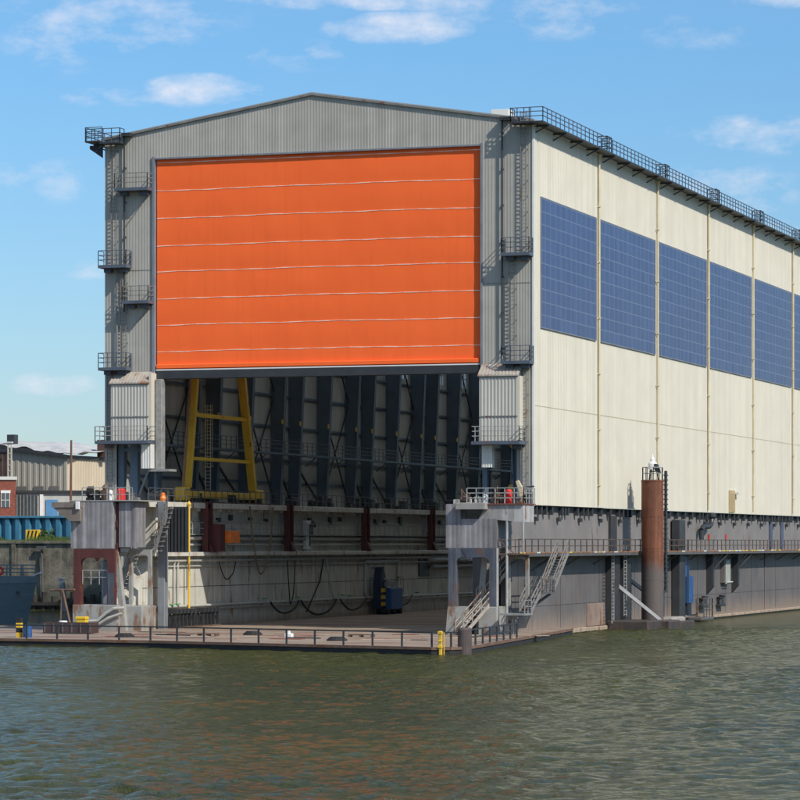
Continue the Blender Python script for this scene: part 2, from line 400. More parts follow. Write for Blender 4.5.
# roof edge walkways
def walkway(x0,x1,name):
    m_=MB(); m_.box(x0,x1,-1.3,LEN,42.78,42.9)
    y=.6
    while y<LEN:
        xi=XR-.02 if x0>-5 else XL+.02
        xo=x1 if x0>-5 else x0
        m_.beam((xi,y,42.15),(xo-.1*(1 if x0>-5 else -1),y,42.72),.09,.10); m_.beam((xi,y,42.7),(xo,y,42.7),.10,.12); y+=5.45
    w=m_.build(name,darkst,hall)
    r=MB()
    if x0>-5: r.rail([(x0-.1,-1.25,42.9),(x1-.04,-1.25,42.9),(x1-.04,LEN,42.9)],1.15,1.35,.032,(.42,.8))
    else:     r.rail([(x1+.4,-1.25,42.9),(x0+.04,-1.25,42.9),(x0+.04,LEN,42.9)],1.15,1.35,.032,(.42,.8))
    r.build('railing',walkst,hall,w)
    return w
wr=walkway(.13,1.25,'roof_walkway')
g=MB(); y=19.7
while y<LEN:
    g.rail([(.3,y,42.9),(1.18,y,42.9),(1.18,y+1.6,42.9),(.3,y+1.6,42.9)],1.3,.8,.04,(.4,.85)); g.build('gate_frame',darkst,hall,wr); g=MB(); y+=21.9
walkway(-40.2,-38.98,'roof_walkway')
# front top landings at ladder heads
m_=MB(); m_.box(-1.6,.1,-1.45,-.12,42.75,42.87); w=m_.build('landing',darkst,hall)
MB().rail([(-1.55,-.2,42.87),(-1.55,-1.4,42.87),(.2,-1.4,42.87)],1.15,.6,.032,(.42,.8)).build('railing',walkst,hall,w)
m_=MB(); m_.box(-38.9,-36.9,-1.2,-.12,42.6,42.72); m_.slab([(-40.2,-.1,42.3),(-39,-.1,41.5),(-39,-.1,42.6),(-40.2,-.1,42.6)],(0,-.15,0)); w=m_.build('landing',darkst,hall)
MB().rail([(-40.1,-1.15,42.72),(-36.95,-1.15,42.72),(-36.95,-.2,42.72)],1.2,.7,.032,(.42,.8)).build('railing',walkst,hall,w)
# platforms on the front
def platform(x0,x1,z,depth=1.3,rail=walkst,sides='LR'):
    m_=MB(); m_.box(x0,x1,-depth,-.06,z-.26,z); m_.box(x0+.25,x0+.9,-.6,-.06,z-.6,z-.262); m_.box(x1-1.1,x1-.3,-.6,-.06,z-.6,z-.262)
    p=m_.build('platform',walkst,hall)
    pts=[(x0+.03,-.1,z),(x0+.03,-depth+.03,z),(x1-.03,-depth+.03,z),(x1-.03,-.1,z)]
    if 'L' not in sides: pts=pts[1:]
    if 'R' not in sides: pts=pts[:-1]
    MB().rail(pts,1.25,.95,.028,(.45,.85)).build('railing',rail,hall,p)
platform(-37.45,-34.3,38.7,1.3,lad); platform(-38.95,-36.3,32.05); platform(-36.7,-34.2,28.9,1.3,lad); platform(-38.95,-36.3,23.15)
platform(-2.4,.05,32.05); platform(-2.4,.1,23.05)
platform(-38.9,-33.95,16.75,2.1,railp); platform(-4.75,-.55,16.35,2.1,railp)
# diagonal stays under the platforms
m_=MB(); m_.beam((-34.6,-.12,38.3),(-36.9,-.12,35.4),.06).beam((-34.4,-.12,28.6),(-36.4,-.12,26.4),.06); m_.build('stay',lad,hall)
# ladders
for (x,z0,z1,c) in ((-37.9,38.9,43.9,0),(-37.9,32.05,42.6,1),(-37.0,23.15,32.05,1),(-38.25,11.6,23.15,1),(-.75,32.05,43.9,1),(-1.75,23.05,32.05,1),(-.72,11.6,23.05,1)):
    if c: MB().ladder(x,-.3,z0,z1).build('ladder',lad,hall)
for (x,z0,z1,mt) in ((-36.9,28,43.4,darkst),(-2.6,23.6,43.3,darkst),(-37.6,23.2,31.8,lad)):
    m_=MB(); m_.tube((x,-.28,z0),(x,-.28,z1),.085,8)
    z=z0+.5
    while z<z1: m_.box(x-.12,x+.12,-.3,-.05,z,z+.08); z+=3
    if z1>43: m_.bbox(x-.1,x+.75,-.75,-.1,z1-.15,z1+.15)
    m_.build('conduit',mt,hall)
# winch housings either side of the door
def housing(x0,x1,z0,z1):
    h=MB(); h.corr([(x0,z0,z1),(x1,z0,z1)],'x',-1.25,-1,.3,.035); h.box(x0+.01,x1-.01,-1.23,-.06,z0+.01,z1-.05)
    o=h.build('winch_housing',boxclad,hall)
    rf=MB(); rf.slab([(x0-.12,-1.42,z1-.06),(x0-.12,-.06,z1+.95),(x0-.12,-.06,z1+1.03),(x0-.12,-1.42,z1+.02)],(x1-x0+.24,0,0))
    for k in range(int((x1-x0)/.3)+1):
        xx=x0-.05+k*.3; rf.beam((xx,-1.4,z1+.05),(xx,-.1,z1+1.02),.1,.06)
    rf.build('housing_roof',M('rusted_roof_sheet',(.40,.36,.31),.6,.12,1,rust=.45,rust_col=(.30,.15,.08)),hall,o)
    b=MB(); b.box(x0,x1,-1.33,-1.27,z0+2.0,z0+2.1).box(x0-.03,x1+.03,-1.34,-1.27,z1-.14,z1-.04); b.build('housing_trim',lad,hall,o)
    b=MB(); b.slab([(x0+.005,-1.2,z1),(x0+.005,-.06,z1),(x0+.005,-.06,z1+.9)],(x1-x0-.01,0,0)); b.build('housing_gable',boxclad,hall,o)
    return o
h1=housing(-37.75,-34.2,16.78,21.75); MB().box(-34.19,-33.98,-1.2,-.05,16.8,22.6).build('housing_lit_side',cream,hall,h1)  # side facing the sun: its brightness is put into a paler cladding colour
h2=housing(-4.3,-.98,16.4,21.85); MB().box(-.975,-.80,-1.2,-.05,16.45,21.8).build('housing_lit_side',cream,hall,h2)  # sunlit side again set paler than the front by colour
m_=MB(); m_.corr([(-34.9,14.35,16.45),(-33.98,14.35,16.45)],'x',-1.2,-1,.23,.03).box(-34.88,-33.99,-1.19,-.4,14.36,16.45); m_.build('counterweight_chute',whitish,hall)
m_=MB(); m_.corr([(-4.1,14.2,16.05),(-3.2,14.2,16.05)],'x',-1.2,-1,.23,.03).box(-4.09,-3.21,-1.19,-.4,14.21,16.05); m_.build('counterweight_chute',whitish,hall)
# the steel frames: columns, rafters, girts, braces and the inner gallery
cols=[]
for k in range(-1,7):
    for d in (0,8.7,13.8):
        y=9.3+22.1*k+d
        if 4<y<LEN-1: cols.append(y)
cols=[1.4]+cols
for y in cols:
    c=MB()
    c.slab([(XL+.22,y-.28,11.5),(-37.65,y-.28,11.5),(-36.3,y-.28,41.6),(XL+.22,y-.28,42.8)],(0,.04,0))
    c.slab([(-37.65,y-.45,11.5),(-36.3,y-.45,41.6),(-36.22,y-.45,41.6),(-37.57,y-.45,11.5)],(0,.6,0))
    c.box(XL+.22,-37.5,y-.2,y+.0,20.2,20.26)
    o=c.build('column',bluest,hall)
    if y>5: MB().bbox(-37.35,-37.2,y-.65,y-.46,19.7,20.15).build('junction_box',yellowb,hall,o)
    c=MB()
    c.slab([(XR-.30,y-.28,11.5),(-1.9,y-.28,11.5),(-2.3,y-.28,24),(-3.2,y-.28,41.6),(XR-.30,y-.28,42.5)],(0,.04,0))
    c.slab([(-1.9,y-.45,11.5),(-2.3,y-.45,24),(-3.2,y-.45,41.6),(-3.28,y-.45,41.6),(-2.38,y-.45,24),(-1.98,y-.45,11.5)],(0,.6,0))
    c.build('column',bluest,hall)
    c=MB(); c.beam((-38,y,41.8),(XA,y,44.9),.4,1.2).beam((XA,y,44.9),(-1,y,41.8),.4,1.2); c.build('rafter',bluest,hall)
m_=MB()
for z in (13.9,16.2,19.5,22.6,25.6,30.2,33.4,36.6,39.8): m_.beam((XL+.32,.4,z),(XL+.32,LEN,z),.2,.24); m_.beam((XR-.4,.4,z),(XR-.4,LEN,z),.2,.24)
m_.build('girts',bluest,hall)
m_=MB()
for k in range(len(cols)-1):
    a,b=cols[k],cols[k+1]
    if k%3==1:
        m_.beam((XL+.55,a,11.7),(XL+.55,b,22.6),.12).beam((XL+.60,b,11.7),(XL+.60,a,22.6),.12)
        m_.beam((XL+.55,a,22.6),(XL+.55,b,33.4),.12).beam((XL+.60,b,22.6),(XL+.60,a,33.4),.12)
    else: m_.beam((XL+.55,a,16.4),(XL+.55,b,11.7),.17)
m_.build('bracing',darkst,hall)
m_=MB(); m_.beam((-37.4,.5,16.0),(-34.6,.5,16.0),.3).box(-37.75,-37.2,.3,.8,11.5,16.6).box(-36.6,-35.9,.3,.9,11.5,16.6).box(-34.35,-34.13,.3,.7,11.5,16.75); m_.build('front_leg',bluest,hall)
m_=MB(); m_.beam((-35.9,.6,12.0),(-34.3,.6,15.9),.16); m_.build('front_brace',greyst,hall)
MB().box(-4.5,-4.1,.3,.8,11.5,16.2).build('front_leg',bluest,hall); MB().box(-1.5,-1.02,.3,.9,11.5,16.2).build('front_leg',innerw,hall)
m_=MB(); m_.box(-37.0,-35.9,.5,LEN,16.55,16.75)
for y in cols: m_.beam((-37.0,y+.2,15.6),(-35.9,y+.2,16.5),.1)
ga=m_.build('inner_gallery',bluest,hall)
MB().rail([(-35.95,.5,16.75),(-35.95,LEN,16.75)],1.15,1.3,.028,(.4,.78)).build('railing',walkst,hall,ga)
m_=MB(); m_.box(-3.2,-2.1,.5,LEN,16.45,16.65); ga=m_.build('inner_gallery',bluest,hall)
MB().rail([(-3.15,.5,16.65),(-3.15,LEN,16.65)],1.15,1.5,.028,(.4,.78)).build('railing',walkst,hall,ga)
# little door with a lamp on the long side
d=MB().box(.06,.24,74.6,76.9,11.12,13.5).build('stair_door',tand,hall)
MB().box(.241,.27,74.85,76.65,11.2,13.2).build('door_leaf',M('door_leaf_tan',(.42,.31,.15),.5,.08,1),hall,d)
MB().bbox(.05,.6,77.2,78.2,13.1,13.35).build('lamp',whitish,hall,d)
# steel plinth under the cladding
m_=MB(); m_.box(-.9,-.42,.2,LEN,10.6,11.05); 
y=1.5
random.seed(3)
while y<LEN:
    m_.box(-.42,-.12,y,y+.35,10.3,11.0); y+=random.choice((.9,1.5,1.9,3.2))
m_.build('plinth',darkst,hall)

# ------------------------------------------------------------------ THE FLOATING DOCK
dock=thing('floating_dock','long rust streaked floating dock with wing walls and pontoon deck under the hall','floating dock',(-19.4,0,0))
deckpts=[(-66,-27.5),(-34,-31.8),(-20.5,-33.2),(4.3,-40.7),(5.6,-40.4),(6.4,-38.6),(.95,9),(-.62,9.4),(-.62,150),(-38.6,150),(-38.6,4),(-66,4)]
m_=MB(); n=len(deckpts)
m_.add([(x,y,.5) for x,y in deckpts],[tuple(range(n))]); m_.cur=1
m_.add([(x,y,-1.2) for x,y in deckpts]+[(x,y,.5) for x,y in deckpts],[(k,(k+1)%n,n+(k+1)%n,n+k) for k in range(n)])
hulldark=M('black_pontoon_side',(.022,.021,.020),.7,.3,.8,.3,(.06,.04,.03))
dk=m_.build('pontoon_deck',[deckm,hulldark],dock)
m_=MB()
for (a,b) in zip(deckpts[:6],deckpts[1:7]):
    m_.beam((a[0],a[1],.46),(b[0],b[1],.46),.16,.2)
m_.build('deck_edge_rail',M('rusty_edge',(.17,.10,.07),.7,.3,1,rust=.4),dock,dk)
m_=MB()
for (a,b) in zip(deckpts[:3],deckpts[1:4]):
    a=Vector((*a,0));b=Vector((*b,0));L_=(b-a).length;q=int(L_/2.2)
    for k in range(q):
        p=a+(b-a)*(k+.5)/q; m_.tube((p.x,p.y-.25,-.4),(p.x+.9,p.y-.33,-.4),.42,10)
m_.build('fender_strip',rubber,dock,dk)
# floor plates lying on the apron
plates=[M('red_plate',(.24,.075,.055),.7,.2,1,rust=.2),M('cream_plate',(.48,.40,.30),.7,.2,1,rust=.15),M('dark_plate',(.07,.065,.065),.7,.3,1,rust=.2),M('pink_plate',(.33,.19,.14),.7,.25,1,rust=.2)]
random.seed(11)
for k in range(38):
    x=random.uniform(-32,0); y=random.uniform(-28,-11) ; w=random.uniform(1.2,5); h=random.uniform(.4,1.2)
    MB().box(x,x+w,y,y+h,.504,.52+.02*k/26).build('deck_plate',plates[k%4],dock,dk)
# left wing wall (its inner face is the one in view)
m_=MB()
m_.box(-38.6,-35.4,.2,150,.5,6.75); m_.slab([(-35.4,-8.2,.5),(-35.4,-2.0,6.75),(-35.4,150,6.75),(-35.4,150,.5)],(1.8,0,0))
wl=m_.build('wing_wall',hullin,dock)
m_=MB(); m_.box(-38.6,-34.1,.2,150,7.1,11.0); m_.build('upper_wing_wall',hullin,dock,wl)
m_=MB(); m_.bbox(-38.9,-36,.2,150,6.752,7.098,.04).bbox(-36,-32.9,-3.2,150,6.752,7.098,.04); m_.build('ledge',hullin2,dock,wl)
m_=MB(); m_.bbox(-38.9,-33.2,-3.6,150,11.002,11.48,.04)
y=1
while y<150: m_.box(-34.0,-33.5,y,y+.08,10.75,11.0); y+=2.6
m_.build('top_flange',hullin2,dock,wl)
for y in (9.9,30.6,53.05,75.0,97.0):
    p=MB(); p.box(-33.5,-32.95,y-.6,y-.5,7.1,11.6).box(-33.5,-32.95,y+.5,y+.6,7.1,11.6).box(-33.3,-33.2,y-.5,y+.5,7.1,11.6)
    p.slab([(-32.95,y-.3,7.1),(-32.5,y-.3,7.1),(-32.95,y-.3,8.0)],(0,.6,0)); p.build('fender_post',maroon,dock,wl)
m_=MB()
for z,r,x in ((6.35,.13,-33.35),(8.35,.2,-33.75),(2.35,.12,-33.3),(2.05,.1,-33.4),(5.85,.07,-33.45),(7.75,.1,-33.8),(9.9,.06,-33.95)): m_.tube((x,-1.5 if z>5 else -5,z),(x,150,z-.25 if z<3 else z),r,10)
for y in range(0,150,6):
    for z,x in ((6.35,-33.35),(8.35,-33.75),(2.2,-33.3)): m_.box(-33.75 if z<7 else -34.1,x,y,y+.12,z-.25,z+.05)
m_.build('pipe',pipem,dock,wl)
m_=MB(); m_.box(-34.1,-33.35,-1,150,8.62,8.7); s_=m_.build('catwalk',greyg,dock,wl)
MB().rail([(-33.4,-1,8.7),(-33.4,150,8.7)],1.05,1.55,.03,(.5,)).build('railing',railp,dock,s_)
m_=MB(); m_.box(-33.6,-33.585,-4,150,4.0,4.05)
for y in range(3,150,9): m_.box(-33.6,-33.59,y,y+.04,2.6,6.7)
m_.build('weld_seam',darkst,dock,wl)
m_=MB()
for (y,z0) in ((1.0,2.3),(2.6,2.3),(3.4,2.3),(-.6,2.3),(5.8,4.0)): m_.path([(-33.4,y,z0),(-33.4,y,6.1),(-33.38,y+.3,6.35)],.085,8)
m_.build('riser_pipe',pipem,dock,wl)
m_=MB()
for (y,z,h) in ((17,10,.5),(26,9.9,.3),(38,10,.4),(44,9.7,.8),(47,10.1,.4),(58,9.8,.6),(61,10,.3),(66,9.7,1.0),(80,9.9,.5),(22,10,.3),(14,9.8,.4),(88,9.7,.8)):
    MB().bbox(-34.1,-33.8,y,y+.6,z,z+h).build('wall_fitting',darkst,dock,wl)
m_=MB(); m_.path([(-33.6,37.2,7.6),(-33.6,37.2,9.6),(-33.6,38.0,10.0),(-33.6,38.8,9.6)],.2,8); m_.path([(-33.9,38.8,9.8),(-33.9,38.8,8.5)],.12,8)
m_.build('wall_fitting',darkst,dock,wl)
MB().bbox(-33.95,-33.5,36.4,37.6,7.3,10.1).build('wall_fitting',whitish,dock,wl)
# shaft recess and shiny pipes deep in the dock
m_=MB(); m_.box(-33.6,-33.45,71.5,75.0,4.3,6.5); m_.build('hatch',darkst,dock,wl)
m_=MB(); m_.tube((-33.1,75,6.0),(-33.1,92,6.0),.3,12).tube((-33.1,75,5.3),(-33.1,92,5.3),.22,12).tube((-33.1,75.0,6.0),(-33.6,74.4,6.0),.3,10); m_.build('duct',greyg,dock,wl)
m_=MB(); m_.path([(-33.45,53.6,1.8),(-33.45,53.6,6.0),(-33.45,64.0,6.0),(-33.45,64.0,2.4)],.12,8); m_.path([(-33.45,55.4,5.5),(-33.45,59.5,5.5),(-33.45,59.5,3.4)],.08,8); m_.build('pipe_loop',pipem,dock,wl)
greenv=M('green_valve',(.05,.30,.08),.5,.1,1)
m_=MB()
for y,z in ((-.2,2.5),(1.6,2.45),(2.9,2.5),(24,2.6),(33,2.6),(46,2.6),(48,2.5),(55,4.2),(63.8,4.2),(70,2.5)): m_.lathe((-33.2,y,z),[(.06,0),(.28,.03),(.28,.09),(.06,.12)],10); m_.build('valve_wheel',greenv,dock,wl); m_=MB()
m_=MB(); m_.rail([(-33.35,-3.2,11.48),(-33.35,150,11.48)],1.15,1.4,.028,(.55,)); m_.build('railing',rails,dock,wl)
random.seed(5)
y=-1
while y<120:
    h=random.uniform(.3,1.1); w=random.uniform(.3,1.2); x=random.uniform(-36.4,-34.0); MB().bbox(x,x+random.uniform(.3,.9),y,y+w,11.482,11.48+h,.05).build('deck_fitting',darkst,dock,wl); y+=random.uniform(1.0,3.6)
MB().box(-38.2,-33.4,6.2,27,11.482,11.6).build('crane_rail',clutm,dock,wl)
# right wing wall (its outer face is in view)
m_=MB(); m_.box(-4.95,-1.0,-1.0,150,.45,7.05); m_.box(-.999,-.42,-6.0,150,.45,7.05); m_.box(-4.95,-.40,-5.8,150,-1.1,.449); m_.slab([(-3.9,-6.5,.5),(-3.9,-1.5,6.0),(-3.9,-.99,6.0),(-3.9,-.99,.5)],(1.2,0,0)); wr_=m_.build('wing_wall',hullout,dock)
m_=MB(); m_.box(-4.95,-1.0,-.9,150,7.052,11.0); m_.box(-.999,-.52,-5.6,150,7.052,11.0); m_.build('upper_wing_wall',hullup,dock,wr_)
m_=MB()
for y in range(-3,150,13): m_.box(-.42,-.405,y,y+.05,.6,7)
m_.box(-.42,-.406,-6,150,2.55,2.58)
for y in range(2,150,7): m_.bbox(-.52,-.2,y,y+.5,9.75,10.1)
m_.build('weld_seam',darkst,dock,wr_)
m_=MB(); m_.bbox(-.42,.12,-6,26,.1,.44,.05); m_.bbox(-.42,-.15,26,150,.15,.40,.05); m_.build('rubbing_strake',M('rusty_strake',(.36,.28,.20),.7,.2,1,.3,rust=.35),dock,wr_)
m_=MB(); m_.box(-.42,-.30,18.5,24.5,.5,2.5); m_.build('doubler_plate',M('rusty_doubler',(.26,.19,.15),.7,.2,.8,.6,(.13,.07,.05),rust=.4),dock,wr_)
# side gallery
m_=MB(); m_.box(-.42,1.15,-8.2,150,6.92,7.06); m_.beam((1.2,-8.2,6.95),(1.2,150,6.95),.1,.32)
for y in range(-6,150,9): m_.beam((-.42,y,6.0),(1.05,y,6.88),.1,.12)
sg=m_.build('side_gallery',rails,dock)
toe=MB(); 
random.seed(2); y=-8.1
while y<150:
    L_=random.uniform(.9,1.5); toe.cur=random.choice((0,1,2,2,2)); toe.box(1.255,1.275,y,y+L_,7.05,7.16); y+=L_+.35
toe.build('toe_board',[yellow,whitish,M('toe_rust',(.30,.14,.06),.7,.2,1)],dock,sg)
MB().rail([(1.18,-8.2,7.06),(1.18,150,7.06)],1.15,1.9,.04,(.6,)).build('railing',M('rusty_railing',(.085,.07,.06),.6,.3,1,rust=.4),dock,sg)
for y in (66.0,78.0):
    b=MB(); b.slab([(-.4,y,2.6),(-.4,y,6.9),(.3,y,6.9),(.3,y,3.4)],(0,.7,0)); b.beam((.2,y+.35,5.2),(1.1,y+3.6,6.9),.2); b.beam((.2,y+.35,5.2),(1.1,y+.4,6.9),.16); b.build('bracket',darkst,dock,wr_)
# wall furniture
m_=MB(); m_.box(-.4,.05,72.6,75.6,3.7,6.2); nic=m_.build('niche_frame',hullout,dock,wr_)
m_=MB(); m_.lathe((.0,0,0),[(.01,0),(.01,.01)],4); 
m_=MB(); pts=[(.06,73.0,3.75),(.06,75.2,3.75),(.06,75.2,5.7),(.06,74.7,6.05),(.06,73.5,6.05),(.06,73.0,5.7)]
m_.slab(pts,(.03,0,0)); m_.build('niche_panel',M('niche_grey',(.36,.37,.33),.6,.12,1,.4),dock,nic)
MB().slab([(.06,72.9,3.55),(.06,75.3,3.55),(.35,75.3,3.75),(.35,72.9,3.75)],(0,0,.08)).build('niche_sill',whitep,dock,nic)
for y in (63.5,71.6):
    b=MB(); b.bbox(-.4,.15,y-1.2,y+1.2,1.25,1.5); b.lathe((-.1,y-.6,1.5),[(.25,0),(.2,.5),(.32,.62),(.32,.75)],10); b.lathe((-.1,y+.6,1.5),[(.25,0),(.2,.65),(.32,.8),(.32,.95)],10); b.build('mooring_bollard',darkst,dock,wr_)
b=MB(); b.path([(.05,61.8,8.2),(.05,61.8,9.2),(.05,62.6,9.55),(.05,65.3,9.6),(.05,66.3,9.9),(.05,66.6,10.5)],.26,10); b.lathe((.05,66.6,10.4),[(.3,0),(.45,.2),(.45,.5),(.2,.65)],12); b.build('vent_pipe',darkst,dock,wr_)
for y in (98.0,104.2): MB().box(-.5,-.35,y,y+1.3,7.3,10.3).build('guide_bar',M('faded_blue_bar',(.075,.095,.15),.6,.2,1,.4,rust=.15),dock,wr_)
for y in (67.4,75.4): MB().box(-.5,-.42,y,y+.5,8.3,8.8).build('draught_mark',redp,dock,wr_)
m_=MB(); m_.bbox(-.42,-.3,95,95.25,.6,7); m_.build('vertical_pipe',hullout,dock,wr_)
b=MB(); b.bbox(-.4,.5,50.6,52.9,.6,10.2,.08); b.ladder(.62,53.4,.6,8.2,.5,False,ax='y') ; b.build('fender_column',darkst,dock,wr_)
b=MB(); b.bbox(-.4,.4,25.2,27.4,.5,6.9,.05); b.build('fender_column',darkst,dock,wr_)
b=MB(); b.bbox(-.4,.4,29.5,31.6,.5,6.9,.05); b.build('fender_column',darkst,dock,wr_)
b=MB(); b.bbox(-.5,-.2,26.6,28.6,7.1,10.4,.05); b.build('fender_column',darkst,dock,wr_)
b=MB(); b.ladder(.6,24.0,.6,7.0,.7,False,ax='y').ladder(.75,27.9,1.2,7.6,.9,False,ax='y'); b.build('ladder',railp,dock,wr_)
# shallow end room of the right wing (shadowed recess behind the tower)


# ------------------------------------------------------------------ control towers at the wing ends
def portal(name,mat,x0,x1,y,z0,z1,lw0,lw1,root,d=.5,split=None):
    """frame of two tapering legs with rounded inner corners, one mesh"""
    r=min(.55,(x1-x0)*.16)
    a=[(x0,z0),(x0+lw0,z0)]; inner=[]
    xi0,xi1=x0+lw1,x1-lw1; zt=z1-min(.75,(x1-x0)*.22)
    pts=[(x0,z0),(x0+lw0,z0),(xi0,zt-r)]
    for k in range(1,6):
        t=PI/2*k/5; pts.append((xi0+r-r*math.cos(t),zt-r+r*math.sin(t)))
    for k in range(0,5):
        t=PI/2*k/5; pts.append((xi1-r+r*math.sin(t),zt-r+r*math.cos(t)))
    pts+= [(xi1,zt-r),(x1-lw0,z0),(x1,z0),(x1,z1),(x0,z1)]
    m_=MB(); m_.slab([(x,y,z) for x,z in pts][::-1],(0,d,0)); return m_.build(name,mat,root)

tl=thing('control_tower','grey board clad control tower on a maroon portal at the left wing end','tower',(-35.3,-8.5,.5))
m_=MB(); m_.corr([(-38.0,7.45,11.35),(-34.15,7.45,11.35)],'x',-9.0,-1,.42,.014).corr([(-9.0,7.45,11.35),(-3.7,7.45,11.35)],'y',-34.15,1,.42,.014).box(-37.98,-34.2,-8.97,-3.7,7.47,11.4); m_.build('cabin_cladding',woodcl,tl)
m_=MB(); m_.corr([(-33.75,7.55,11.3),(-32.35,7.55,11.3)],'x',-8.6,-1,.36,.014).corr([(-8.6,7.55,11.3),(-6.2,7.55,11.3)],'y',-32.35,1,.36,.014).box(-33.73,-32.4,-8.57,-6.2,7.57,11.35); m_.build('side_cabin',woodcl,tl)
m_=MB(); m_.box(-34.12,-33.78,-8.4,-8.2,6.9,11.2).box(-34.05,-33.85,-8.55,-8.4,7.2,7.9).box(-34.05,-33.85,-8.55,-8.4,9.2,9.8); m_.build('cable_duct',maroon,tl)
m_=MB(); m_.slab([(-39.5,-9.6,10.9),(-39.5,-9.6,11.35),(-36.9,-9.6,11.35),(-36.9,-9.6,10.9)],(0,1.6,0)); m_.slab([(-39.4,-9.5,10.88),(-36.95,-9.5,10.88),(-36.95,-9.5,9.75),(-37.9,-9.5,9.75)],(0,.4,0)); m_.build('bridge_wing',M('rusty_canopy',(.19,.16,.135),.7,.25,1,.4,rust=.35),tl)
MB().bbox(-37.25,-36.9,-9.75,-9.55,10.75,11.4).build('lamp_box',whitep,tl)
portal('portal_frame',maroon,-37.75,-34.0,-9.0,2.7,7.4,.7,.6,tl)
m_=MB(); m_.box(-34.6,-34.02,-9.02,-8.48,2.7,5.4); m_.build('grey_leg_panel',portg,tl)
m_=MB(); m_.slab([(-33.6,-8.6,.5),(-33.15,-8.6,.5),(-33.9,-8.6,7.3),(-34.25,-8.6,7.3)],(0,.6,0)); m_.build('brace_leg',portw,tl)
portal('side_portal',portw,-33.9,-31.9,-6.2,2.6,7.35,.28,.24,tl,.4)
m_=MB(); m_.bbox(-37.8,-33.6,-9.15,-6.2,.5,2.7,.05); m_.bbox(-33.6,-31.9,-8,-5,.5,2.6,.05); m_.build('plinth_block',portw,tl)
m_=MB(); m_.path([(-37.2,-9.4,1.25),(-35.4,-9.4,1.35),(-34.6,-9.4,2.0),(-33.9,-9.4,2.4),(-29,-9.4,2.5)][:4]+[(-33.0,-9.2,2.45)],.14,8); m_.path([(-35.4,-9.45,1.0),(-34.4,-9.45,1.6),(-33.2,-9.3,2.0)],.11,8)
m_.build('pipe',pipem,tl)
m_=MB()
for k in range(14):
    t=k/13; m_.box(-35.6+1.9*t,-35.35+1.9*t,-5.4,-4.5,2.7+4.5*t,2.76+4.5*t)
m_.beam((-35.6,-5.45,2.6),(-33.7,-5.45,7.3),.12,.3).beam((-35.6,-4.45,2.6),(-33.7,-4.45,7.3),.12,.3)
m_.rail([(-35.6,-5.5,2.7),(-33.7,-5.5,7.3)],1,1.2,.03); m_.build('stair',railp,tl)
m_=MB()
for k in range(10):
    t=k/9; m_.box(-32.1+1.0*t,-31.85+1.0*t,-4.6,-3.6,7.2+3.6*t,7.25+3.6*t)
m_.beam((-32.2,-4.65,7.1),(-31.0,-4.65,11.0),.1,.25).beam((-32.2,-3.6,7.1),(-31.0,-3.6,11.0),.1,.25).rail([(-32.2,-4.7,7.1),(-31.0,-4.7,11.0)],1,.9,.03); m_.build('upper_stair',lad,tl)
m_=MB(); m_.bbox(-37.0,-35.5,-5.2,-4.4,2.7,6.6,.3); m_.build('inner_tank',greyst,tl)
m_=MB(); m_.rail([(-37.0,-8.8,4.4),(-34.7,-8.8,4.4)],1.2,.9,.03,(.6,)); m_.build('railing',railp,tl)
m_=MB(); m_.beam((-36.2,-8.9,7.4),(-35.6,-8.9,6.4),.16).beam((-35.0,-8.9,7.4),(-35.6,-8.9,6.4),.16); m_.build('knee_brace',maroon,tl)
m_=MB(); m_.box(-38.1,-31.8,-9.05,-3.6,11.42,11.5); m_.rail([(-37.0,-8.9,11.5),(-32.4,-8.9,11.5)],1.05,1.2,.03,(.5,)); m_.build('roof_deck',railp,tl)
MB().tube((-38.1,-8.8,11.3),(-38.05,-8.8,16.6),.11,8,.09).build('mast',M('rusty_mast',(.14,.07,.05),.7,.3,1,rust=.5),tl)
# inner alcove slats beside the tower, and end stage
m_=MB()
for k in range(6): m_.box(-31.55+.32*k,-31.38+.32*k,-3.3,-2.9,7.1,11.0)
m_.build('slat_screen',darkst,tl)

tr=thing('control_tower','grey board clad control tower on blue grey legs at the right wing end','tower',(-2.4,-8.5,.5))
m_=MB(); m_.corr([(-4.75,7.5,11.0),(-2.0,7.5,11.0)],'x',-9.0,-1,.42,.014); m_.corr([(-3.4,7.5,9.7),(-.4,7.5,9.7)],'x',-9.0,-1,.42,.014) if False else None
m_=MB(); m_.corr([(-4.75,7.5,11.0),(-3.5,7.5,11.0)],'x',-9.0,-1,.42,.014).corr([(-3.5,7.5,9.85),(-.45,7.5,9.85)],'x',-9.0,-1,.42,.014).corr([(-9,7.5,9.85),(-5.8,7.5,9.85)],'y',-.45,1,.42,.014)
m_.box(-4.73,-3.52,-8.97,-5.8,7.52,11.0).box(-3.52,-.5,-8.97,-5.8,7.52,9.83); m_.box(-3.52,-2.0,-8.2,-5.8,9.83,11.0); m_.box(-4.75,-2.0,-8.96,-5.8,11.002,11.06)
m_.build('cabin_cladding',woodcl,tr)
MB().box(-3.3,-1.5,-8.25,-8.21,9.86,10.6).build('window',M('dark_glass',(.01,.012,.014),.1,.1,1),tr)
m_=MB(); m_.bbox(-3.75,-1.2,-9.7,-8.3,10.62,11.15,.05); m_.build('canopy',M('canopy_grey',(.30,.29,.27),.7,.15,1,.3,rust=.12),tr)
m_=MB(); m_.slab([(-2.0,-8.9,9.86),(1.75,-8.9,9.6),(1.75,-8.9,11.0),(-1.3,-8.9,11.0)],(0,3.1,0)); m_.build('side_deck_house',M('patched_panel',(.36,.35,.34),.65,.2,1,.5,rust=.22,panel=('X',.5),pvar=.25),tr)
m_=MB(); m_.box(-1.2,1.85,-9.1,-5.6,11.002,11.09); m_.build('roof_deck',M('red_deck',(.18,.06,.045),.7,.2,1,rust=.3),tr)
